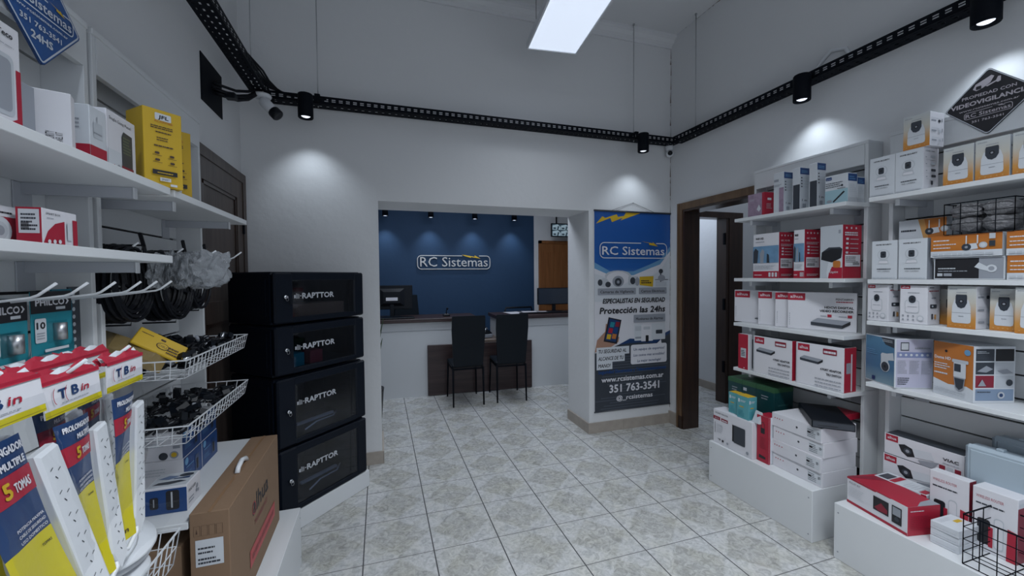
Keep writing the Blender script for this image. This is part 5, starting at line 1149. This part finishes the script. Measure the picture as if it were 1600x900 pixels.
m = MB(); m.box(0, .004, -.02, .022, -.20, 0, DGRY)
p = Pr(m, (.004, -.02, -.2), (0, 1, 0), (0, 0, 1), .042, .2)
for i in range(9): p.circ(.4, .06 + i * .105, .006, LGRY, 8); p.k -= 1
tag(m.build('hanging_strip', loc=(-.815, 1.455, 1.43)), 'narrow black strip with pale dots hanging beside the white upright', 'strip')

# bagged extension leads
def lead_bag(x, y, z, label, w_=.125, lean=.30, skew=.0, yaw=0, L_=.40):
    r = tag(empty('bagged_power_strip', (x, y, z)), label, 'bagged power strip', 'yellow and navy bagged power strips')
    r.rotation_euler = (0, -lean, yaw)
    # local: y across, -z down, +x to the aisle
    m = MB(); hp = .052; m.box(-.0015, 0, -w_ / 2, w_ / 2, -hp, 0, WHT); p = Pr(m, (0, -w_ / 2, -hp), (0, 1, 0), (0, 0, 1), w_, hp)
    p.rect(0, 0, 1, .20, YELB); p.rect(0, .05, 1, .07, mat('olive print', (.30, .26, .01), .4)); p.text('T B', .22, .44, .28, NAVY, fit=.34, bold=.0014); p.text('in', .60, .46, .22, RED, fit=.14, bold=.0006, slant=.3); p.lines(.25, .30, .72, .34, 1, GREY, .6, 3)
    for cx in (.17, .36): p.loop([(cx + .05 * math.cos(t), .56 + .24 * math.sin(t)) for t in [math.radians(90 + 180 * i / 8) for i in range(9)]], .0012, RED, gap=(8,))
    rn = random.Random(label); 
    m.build('header_card', r)
    m = MB()
    for k in range(3):
        a = .018 + .004 * k; P = []
        for i in range(9): P.append((-.006 * k + .002, -w_ / 2 + w_ * i / 8, .001 + a * .42 * (.6 + .5 * math.sin(i * 1.3 + k * 2 + x * 40))))
        v = []; 
        for q in P: v += [(q[0], q[1], -.004), (q[0] - .010, q[1], q[2] + .004)]
        m.add(v, [(2 * i, 2 * i + 2, 2 * i + 3, 2 * i + 1) for i in range(8)], RED if k != 1 else WHT2)
    m.box(-.008, .001, -w_ / 2, w_ / 2, -.003, .002, RED); m.build('header_fold', r)
    # printed card
    cw = w_ * .60; m = MB(); c0 = -w_ / 2 + .004; v = []; n_ = 8; top = -hp - .012; H2 = L_ - .07
    def sh(t): return skew * t
    def fold(u_, t): return .004 + .006 * math.sin(u_ * 3.1 + t * 4)
    def grid(u0, u1, t0, t1, mm, nu=4, nt=6, lift=0):
        v = []
        for i in range(nt + 1):
            t = t0 + (t1 - t0) * i / nt
            for j in range(nu + 1):
                uu = u0 + (u1 - u0) * j / nu; v.append((fold(uu, t) + lift, c0 + cw * uu + sh(t), top - H2 * t))
        m.add(v, [(i * (nu + 1) + j, (i + 1) * (nu + 1) + j, (i + 1) * (nu + 1) + j + 1, i * (nu + 1) + j + 1) for i in range(nt) for j in range(nu)], mm, True)
    grid(0, 1, 0, .42, NAVY); grid(0, 1, .42, 1, YELB, 4, 8); grid(0, 1, .13, .24, RED, 4, 3, .0008)
    pc = Pr(m, (.0135, c0, top - H2), (0, 1, 0), (0, 0, 1), cw, H2)
    def txt(t, a, b, h_, mm, fit, bold=.001):
        s0 = len(m.v); pc.text(t, a, b, h_, mm, fit=fit, bold=bold)
        for i in range(s0, len(m.v)):
            x_, y_, z_ = m.v[i]; tt = (top - z_) / H2; uu = (y_ - c0) / cw; m.v[i] = (fold(uu, tt) + .0016, y_ + sh(tt), z_)
    txt('PROLONGADOR', .12, .945, .030, WHT, .84); txt('MULTIPLE', .42, .89, .028, WHT, .50)
    txt('5', .34, .785, .060, YEL, .13, .002); txt('TOMAS', .54, .79, .038, WHT, .36)
    for k in range(3): txt(('POTENCIA MAXIMA', 'CABLE DE SEGURIDAD', 'USO DOMESTICO')[k], .32, .645 - k * .026, .013, WHT, .62, .0002)
    txt('TOMAS', .70, .52, .012, INK, .20, .0002); txt('TBin', .25, .05, .035, BRND, .5, .0006)
    m.build('printed_card', r)
    # white power strip
    m = MB(); sx0 = c0 + cw + .004; sw = w_ * .27
    q = [(sx0 + sh(.12), top - H2 * .12), (sx0 + sw * .9 + sh(.12), top - H2 * .10), (sx0 + sw + sh(1), top - H2 * .97), (sx0 + sw * .35 + sh(1), top - H2 * 1.04), (sx0 - .006 + sh(.9), top - H2 * .9)]
    ca_ = sum(a for a, b in q) / 5; cb_ = sum(b for a, b in q) / 5; m.hull([(xx, a, b) for a, b in q for xx in (-.004, .005)] + [(.008, ca_ + (a - ca_) * .86, cb_ + (b - cb_) * .97) for a, b in q], PLW)
    for i in range(7):
        t = .2 + i * .11; yy = sx0 + sw * .5 + sh(t); zz = top - H2 * t
        for (dy, dz, an) in ((-.006, 0, .6), (.007, -.004, .6), (0, -.014, -.9)):
            ca, sa = math.cos(an), math.sin(an); m.add([(.0084, yy + dy + a_ * ca - b_ * sa, zz + dz + a_ * sa + b_ * ca) for a_, b_ in ((-.003, -.0007), (.003, -.0007), (.003, .0007), (-.003, .0007))], [(0, 1, 2, 3)], DGRY)
    m.build('power_strip', r)
    m = MB(); m.tube([(0, sx0 + sw * .3 + sh(.9), top - H2 * .92), (.006, sx0 + sw * .1 + sh(.95), top - H2 * 1.0), (.008, c0 + cw * .6 + sh(1), top - H2 * 1.05), (0, c0 + cw * .3 + sh(1), top - H2 * 1.02)], .004, PLW, 8); m.build('cord', r)
    # clear bag
    m = MB(); n_ = 10; v = []
    for i in range(n_ + 1):
        t = i / n_
        for j in range(7):
            uu = j / 6; bul = .022 * math.sin(math.pi * min(1, t * 1.2 + .05)) ** .6 * math.sin(math.pi * uu) ** .5 + .003 * math.sin(i * 2.3 + j * 1.7); v.append((bul if i not in (0, n_) else .001, -w_ / 2 + w_ * uu + sh(t * .97), -hp * .5 - (H2 + .055) * t))
    m.add(v, [(i * 7 + j, (i + 1) * 7 + j, (i + 1) * 7 + j + 1, i * 7 + j + 1) for i in range(n_) for j in range(6)], CLEAR, True); m.build('clear_bag', r)
    return r
lead_bag(-.455, .668, 1.318, 'bagged white power strip with yellow card, nearest and largest at the left edge', .150, .11, .075, 0, .40)
lead_bag(-.462, .818, 1.300, 'bagged white power strip with yellow card, middle of the three groups', .124, .07, .012, 0, .345)
lead_bag(-.455, .945, 1.302, 'bagged white power strip with yellow card, farthest of the three groups', .112, -.02, -.004, 0, .345)
for (x, y, z, lb) in ((-.50, .70, 1.322, 'second bagged power strip behind the nearest one'), (-.505, .850, 1.312, 'second bagged power strip behind the middle one'), (-.53, .985, 1.306, 'second bagged power strip behind the farthest one')):
    lead_bag(x, y, z, lb, .115, .03, .01, 0, .30)
hook(.66, 1.265, -.44, 'white hook holding the nearest bagged power strips', .045); hook(.82, 1.25, -.445, 'white hook holding the middle bagged power strips', .045); hook(.96, 1.25, -.455, 'white hook holding the farthest bagged power strips', .045)
# off-white bagged case low at the left edge
m = MB(); m.hull([(x_, y_, z_) for x_ in (-.03, .02) for y_ in (-.12, .11) for z_ in (.0, .42)] + [(.035, y_, z_) for y_ in (-.10, .085) for z_ in (.03, .38)], OFFW)
for i in range(6): m.add([(.0355, -.06 + .05 * (i % 3) + a, .1 + .1 * (i // 3) + b) for a, b in ((0, 0), (.006, .002), (.006, .004), (0, .002))], [(0, 1, 2, 3)], DGRY)
o_ = m.build('plastic_cover', loc=(-.52, .54, .78)); o_.rotation_euler = (math.radians(8), math.radians(10), 0); tag(o_, 'off white plastic cover hanging low at the left edge below the first bag', 'cover')
# round white plates in the low basket
for i, (x, y, z, a, b_, R_) in enumerate(((-.635, 1.13, .735, .0, .04, .11), (-.645, 1.14, .760, -.04, .06, .11), (-.62, 1.12, .788, .06, .08, .105), (-.635, 1.15, .818, .02, .12, .11), (-.61, 1.13, .852, .10, .16, .105), (-.62, 1.06, .884, .16, .14, .11))):
    m = MB(); m.lathe([(.001, -.006), (R_ * .9, -.006), (R_, 0), (R_ * .97, .006), (R_ * .6, .014), (.001, .018)], PLW, 32); m.lathe([(R_ * .3, .015), (R_ * .28, .022), (.001, .022)], OFFW, 20)
    o_ = m.build('round_plate', loc=(x, y, z)); o_.rotation_euler = (a, b_, 0); tag(o_, 'round white plastic plate in the low wire basket, %s' % ('lowest of the pile', 'second from the bottom', 'third from the bottom', 'fourth from the bottom', 'second from the top', 'topmost of the pile')[i], 'plate', 'round white plates in the low basket')
m = MB()
n_ = 8; v = []
for i in range(n_ + 1):
    for j in range(n_ + 1):
        a, b = i / n_, j / n_; v.append((-.74 + .25 * a, .92 + .33 * b, .905 + .035 * math.sin(a * 3.1) * math.sin(b * 3.1) + .008 * math.sin(i * 2.1 + j * 1.3) - .03 * a))
m.add(v, [(i * 9 + j, (i + 1) * 9 + j, (i + 1) * 9 + j + 1, i * 9 + j + 1) for i in range(n_) for j in range(n_)], CLEAR, True)
tag(m.build('plastic_wrap'), 'loose clear plastic wrap lying over the round white plates', 'plastic wrap')

# ================================================================ LEFT SHELVES
def left(*a, **k): return carton(-1, *a, **k)
zl = 1.7255
left(-.66, .90, .162, .09, zl, .205, 'tall white and red box with grey mesh picture at the left edge', F=lambda p: (p.poly([(0, 0), (1, 0), (1, .62), (.93, .62), (.93, .16), (.8, .10), (0, .14)], RED), p.rrect(.2, .16, .90, .72, .012, LGRY), p.rrect(.25, .20, .86, .68, .010, GREY), p.text('ZKTeco', .55, .88, .05, INK, fit=.34, bold=.0008), p.lines(.3, .80, .9, .81, 1, GREY, .6, 2)))
left(-.690, 1.095, .05, .10, zl, .130, 'grey sided narrow box behind the tall white and red one', body=GREY)
left(-.650, 1.180, .036, .070, zl, .138, 'plain white box with small black side lettering on the left top shelf', rot=20, S=lambda p: (p.text('SECURITY', .62, .18, .10, INK, fit=.36, rot=90), p.text('PANEL KIT', .80, .18, .08, INK, fit=.34, rot=90)))
left(-.655, 1.250, .062, .045, zl, .143, 'small white box with red bottom band beside the plain white box', body=WHT2, F=lambda p: (p.rect(0, 0, 1, .34, RED), p.rrect(.2, .48, .75, .75, .003, LGRY), p.lines(.2, .55, .7, .6, 1, GREY, .5, 2), p.rect(.4, .75, .44, .85, GREY)), S=lambda p: (p.rect(0, 0, 1, .34, RED), p.lines(.2, .6, .6, .8, 3, GREY, .4, 3)))
left(-.655, 1.315, .128, .05, zl, .160, 'white box with dark green screen picture on the left top shelf', body=WHT, F=lambda p: (p.text('Single Gang Panel', .08, .86, .05, DGRY, fit=.75), p.poly([(.48, .14), (.86, .14), (.86, .74), (.55, .76), (.48, .66)], DGRY), p.lines(.52, .4, .82, .7, 6, mat('olive photo print', (.12, .15, .09), .5), .5, 3), p.rect(0, .12, .44, .38, WHT2), p.poly([(0, 0), (.2, .16), (.2, .0)], RED), p.circ(.34, .12, .008, GREY), p.rect(.44, .06, .86, .18, DRED)))
def F_yel(p):
    p.rrect(.30, .865, .72, .955, .003, WHT2); p.text('JFL', .38, .885, .045, INK, fit=.26, bold=.0012, slant=.1); p.text('ALARMES', .27, .835, .022, ORG, fit=.48, bold=.0004)
    p.lines(.18, .75, .80, .80, 2, BRND, .5, 3); p.lines(.3, .70, .7, .73, 1, BRND, .5, 5); p.lines(.32, .60, .72, .66, 2, BRND, .4, 6); p.lines(.25, .52, .75, .55, 1, BRND, .6, 2)
    for (a, b) in ((.32, .42), (.70, .40), (.32, .33), (.70, .31)): p.rrect(a - .06, b, a + .06, b + .03, .003, BRND); p.lines(a - .12, b - .02, a + .12, b - .008, 1, BRND, .5, 2)
    p.rect(.18, .155, .82, .215, INK); p.lines(.3, .175, .7, .195, 1, YEL, .6, 4); p.rect(.36, .075, .64, .12, WHT2); p.text('SMART', .40, .085, .025, INK, fit=.2); p.rect(.62, .02, .80, .05, WHT2)
left(-.648, 1.470, .098, .095, zl, .230, 'tall yellow alarm box, nearer of the two', group='tall yellow alarm boxes', rot=-43, body=YEL, F=F_yel)
left(-.692, 1.655, .098, .085, zl, .232, 'tall yellow alarm box, half hidden behind the nearer one', group='tall yellow alarm boxes', rot=-43, body=YEL, F=F_yel)
zl2 = 1.5205
left(-.715, 1.015, .11, .09, zl2, .078, 'white and red camera box at the left edge of the second shelf', body=RED, F=lambda p: (p.rect(.0, .72, 1, 1, WHT), p.lines(.6, .80, .9, .88, 1, INK, .6, 2), p.circ(.62, .36, .028, WHT2), p.circ(.62, .36, .018, LGRY), p.circ(.62, .36, .010, GREY)))
left(-.66, 1.100, .102, .040, zl2, .078, 'red and white curved print box with three white dots on the second left shelf', body=WHT, F=lambda p: (p.poly([(0, 0), (.04, .12), (.15, .4), (.35, .62), (.62, .72), (.62, 0)], RED), p.rect(.86, 0, 1, .80, RED), p.text('SMART BOX', .10, .84, .06, DGRY, fit=.4), p.lines(.12, .74, .3, .78, 1, GREY, .5, 2), p.circ(.16, .12, .0045, WHT), p.circ(.30, .13, .0045, WHT), p.circ(.44, .14, .0045, WHT), p.rrect(.66, .2, .8, .7, .003, WHT2)), S=lambda p: (p.rect(0, 0, 1, 1, RED), p.rect(.10, .32, .92, .95, WHT2), p.lines(.2, .4, .85, .88, 5, DGRY, .5, 7), p.bars(.2, .42, .5, .6, INK)))
# blue boxes on the lower shelf
zs = .6755
left(-.625, 1.612, .108, .115, zs, .088, 'small blue sided box with black cylinder pictures, top printed, on the low left shelf', body=WHT, F=lambda p: (p.text('SMOKE ALARM', .12, .62, .12, DGRY, fit=.5), p.lines(.12, .2, .5, .45, 2, GREY, .4, 3), p.circ(.72, .55, .008, GREY), p.circ(.78, .35, .006, GREY), p.circ(.66, .4, .006, GREY)), S=lambda p: (p.rect(0, .0, 1, .92, BLUE), p.rrect(.50, .12, .82, .86, .008, INK), p.rect(.62, .2, .66, .8, LGRY), p.rrect(.12, .22, .32, .66, .006, INK), p.rect(.2, .3, .23, .6, GREY)), T=lambda p: (p.rect(.03, .03, .97, .97, LGRY), p.poly([(.1, .2), (.5, .15), (.9, .3), (.7, .4), (.2, .35)], DGRY), p.poly([(.1, .6), (.4, .5), (.6, .7), (.3, .8)], mat('slate blue print', (.12, .17, .28), .5)), p.ell(.75, .75, .18, .12, DGRY), p.poly([(.5, .5), (.9, .5), (.9, .6), (.5, .55)], NAVY)))
def F_bb(p): p.rect(0, 0, 1, 1, BLUE); p.circ(.15, .82, .014, LBLU); p.lines(.1, .25, .5, .45, 4, LBLU, .3, 4); p.rrect(.60, .15, .82, .75, .006, NAVY); p.rrect(.66, .2, .76, .6, .004, INK); p.lines(.1, .6, .5, .66, 1, LBLU, .5, 3)
def S_bb(p): p.circ(.80, .18, .014, GREY); p.circ(.80, .18, .009, YEL); p.circ(.55, .16, .014, DGRY); p.rect(.78, .40, .95, .50, GREY); p.lines(.1, .5, .6, .8, 3, LGRY, .4, 3)
left(-.705, 1.800, .160, .13, zs, .105, 'large blue box with white end, lower nearer one beneath the second basket', group='large blue boxes on the low left shelf', F=F_bb, S=S_bb)
left(-.705, 1.965, .160, .13, zs, .105, 'large blue box, lower farther one beneath the second basket', group='large blue boxes on the low left shelf', F=F_bb, S=S_bb)
left(-.708, 1.802, .160, .13, zs + .1055, .105, 'large blue box with white end, upper nearer one beneath the second basket', group='large blue boxes on the low left shelf', F=F_bb, S=S_bb)
left(-.708, 1.966, .160, .13, zs + .1055, .105, 'large blue box, upper farther one beneath the second basket', group='large blue boxes on the low left shelf', F=F_bb, S=S_bb)
# kraft cartons on the left plinth
kb = tag(empty('kraft_carton', (-.535, 1.86, zb + .0005)), 'large kraft carton with white handle and red strip on the left plinth', 'carton')
m = MB(); m.cbox(-.055, .055, -.33, .33, 0, .415, .002, BRN)
pf = Pr(m, (.055, -.33, 0), (0, 1, 0), (0, 0, 1), .66, .415)
pf.text('alhua', .37, .60, .17, INK, fit=.34, bold=.004); pf.loop([(.40 + .035 * math.cos(t), .66 + .06 * math.sin(t)) for t in [i * .5 for i in range(12)]], .004, RED); pf.text('TECHNOLOGY', .40, .49, .05, DRED, fit=.28); pf.poly([(.30, .18), (.86, .18), (.86, .34), (.30, .34)], mat('red strip print', (.42, .06, .06), .5)); pf.lines(.34, .23, .82, .29, 1, mat('dark red letters', (.22, .02, .02), .5), .8, 3)
ps = Pr(m, (-.055, -.33, 0), (1, 0, 0), (0, 0, 1), .11, .415)
for i in range(4): ps.loop([(.10 + i * .19, .82), (.26 + i * .19, .82), (.26 + i * .19, .90), (.10 + i * .19, .90)], .001, BRND)
ps.poly([(.16, .84), (.2, .84), (.18, .88)], BRND)
pt_ = Pr(m, (-.055, -.33, .415), (1, 0, 0), (0, 1, 0), .11, .66); pt_.rect(.46, 0, .54, 1, mat('carton tape', (.24, .14, .075), .45))
m.build('carton_body', kb)
m = MB(); p = Pr(m, (-.055, -.33, 0), (1, 0, 0), (0, 0, 1), .11, .415, lift0=.0014); p.rect(.14, .58, .84, .79, WHT2); p.lines(.2, .68, .75, .75, 2, DGRY, .4, 2); p.lines(.2, .60, .8, .66, 2, DGRY, .5, 4); m.build('address_label', kb)
m = MB(); m.tube([(0, -.06, .414), (0, -.045, .43), (0, -.0, .442), (0, .045, .43), (0, .06, .414)], .009, PLW, 8); m.build('carry_handle', kb)
left(-.625, 1.56, .62, .23, zb, .30, 'dark kraft carton pushed back under the low left shelf', body=BRN, name='kraft_carton', cat='carton')
left(-.62, .96, .36, .24, zb, .28, 'kraft carton on the near left plinth below the low wire basket', body=BRN, name='kraft_carton', cat='carton')

# ================================================================ DIAMOND SIGNS ON THE SHELF HEADERS
def diamond(side, x, y, z, s, label, art):
    r = tag(empty('diamond_sign', (x, y, z)), label, 'sign')
    u_ = (0, -1, 0) if side > 0 else (0, 1, 0); n_ = -1 if side > 0 else 1
    def ring(s_): 
        P = []
        for k in range(4):
            a = math.radians(90 * k); c_ = Vector((math.cos(a), math.sin(a))) * s_; t = Vector((-math.sin(a), math.cos(a)))
            for q in (-1, 0, 1): P.append(c_ * (1 - .05 + (.022 if q == 0 else 0)) + t * (q * s_ * .05))
        return P
    m = MB(); ya = Vector(u_); P = [(0, q.x * ya.y, q.y) for q in ring(s)]; B = [(-n_ * .004, a[1], a[2]) for a in P]; k = len(P)
    m.add(P + B, [tuple(range(k)) if True else None, tuple(range(2 * k - 1, k - 1, -1))] + [(i, (i + 1) % k, (i + 1) % k + k, i + k) for i in range(k)], INK if side > 0 else NAVY)
    m.build('sign_plate', r)
    m = MB(); p = Pr(m, Vector((0, 0, -s)) + ya * (-s), u_, (0, 0, 1), 2 * s, 2 * s, step=.0003, lift0=.0006)
    def dia(q): return [(.5 + a.x / 2 / s * q, .5 + a.y / 2 / s * q) for a in ring(s)]
    art(p, dia); m.build('printed_face', r); return r
SB = mat('sign blue', (.012, .07, .24), .35); SW = mat('sign white', (.52, .55, .60), .4)
def art_blue(p, dia):
    p.poly(dia(.985), SB); p.loop(dia(.96), .004, SW)
    p.text('24HS', .5, .20, .062, SW, fit=.24, align='c', bold=.002); p.text('351 763-3541', .5, .305, .045, SW, fit=.46, align='c', bold=.001); p.text('www.rcsistemas.com.ar', .5, .395, .026, SW, fit=.62, align='c', bold=.0006)
    rc_logo(p, .11, .445, .89, .60, SW, YEL, .003); p.text('DTE 171', .5, .655, .045, SW, fit=.28, align='c', bold=.0006); p.text('HABILITADA', .5, .74, .04, SW, fit=.3, align='c')
def art_black(p, dia):
    p.poly(dia(.985), SW); p.poly(dia(.955), INK)
    PK = mat('sign pale lettering', (.50, .46, .50), .4)
    # camera pictogram
    p.poly([(.33, .735), (.36, .80), (.53, .875), (.56, .85), (.52, .77), (.44, .72), (.37, .70)], PK); p.rrect(.365, .715, .425, .765, .003, INK); p.poly([(.47, .735), (.49, .72), (.58, .755), (.60, .74), (.63, .75), (.63, .82), (.60, .825), (.58, .775), (.49, .745)], PK)
    p.text('PROPIEDAD CON', .5, .605, .045, PK, fit=.58, align='c', bold=.0008); p.text('VIDEOVIGILANCIA', .5, .495, .062, PK, fit=.84, align='c', bold=.0022); p.text('www.rcsistemas.com.ar', .5, .425, .028, PK, fit=.64, align='c', bold=.0006)
    rc_logo(p, .24, .295, .76, .40, PK, PK, .0022); p.text('351 763-3541', .5, .225, .032, PK, fit=.34, align='c', bold=.0006)
diamond(-1, -.776, 1.316, 2.112, .141, 'blue diamond shaped sign on the left shelf header cut by the top edge', art_blue)
diamond(1, 2.562, 1.084, 2.204, .146, 'black diamond video surveillance sign on the right shelf header', art_black)
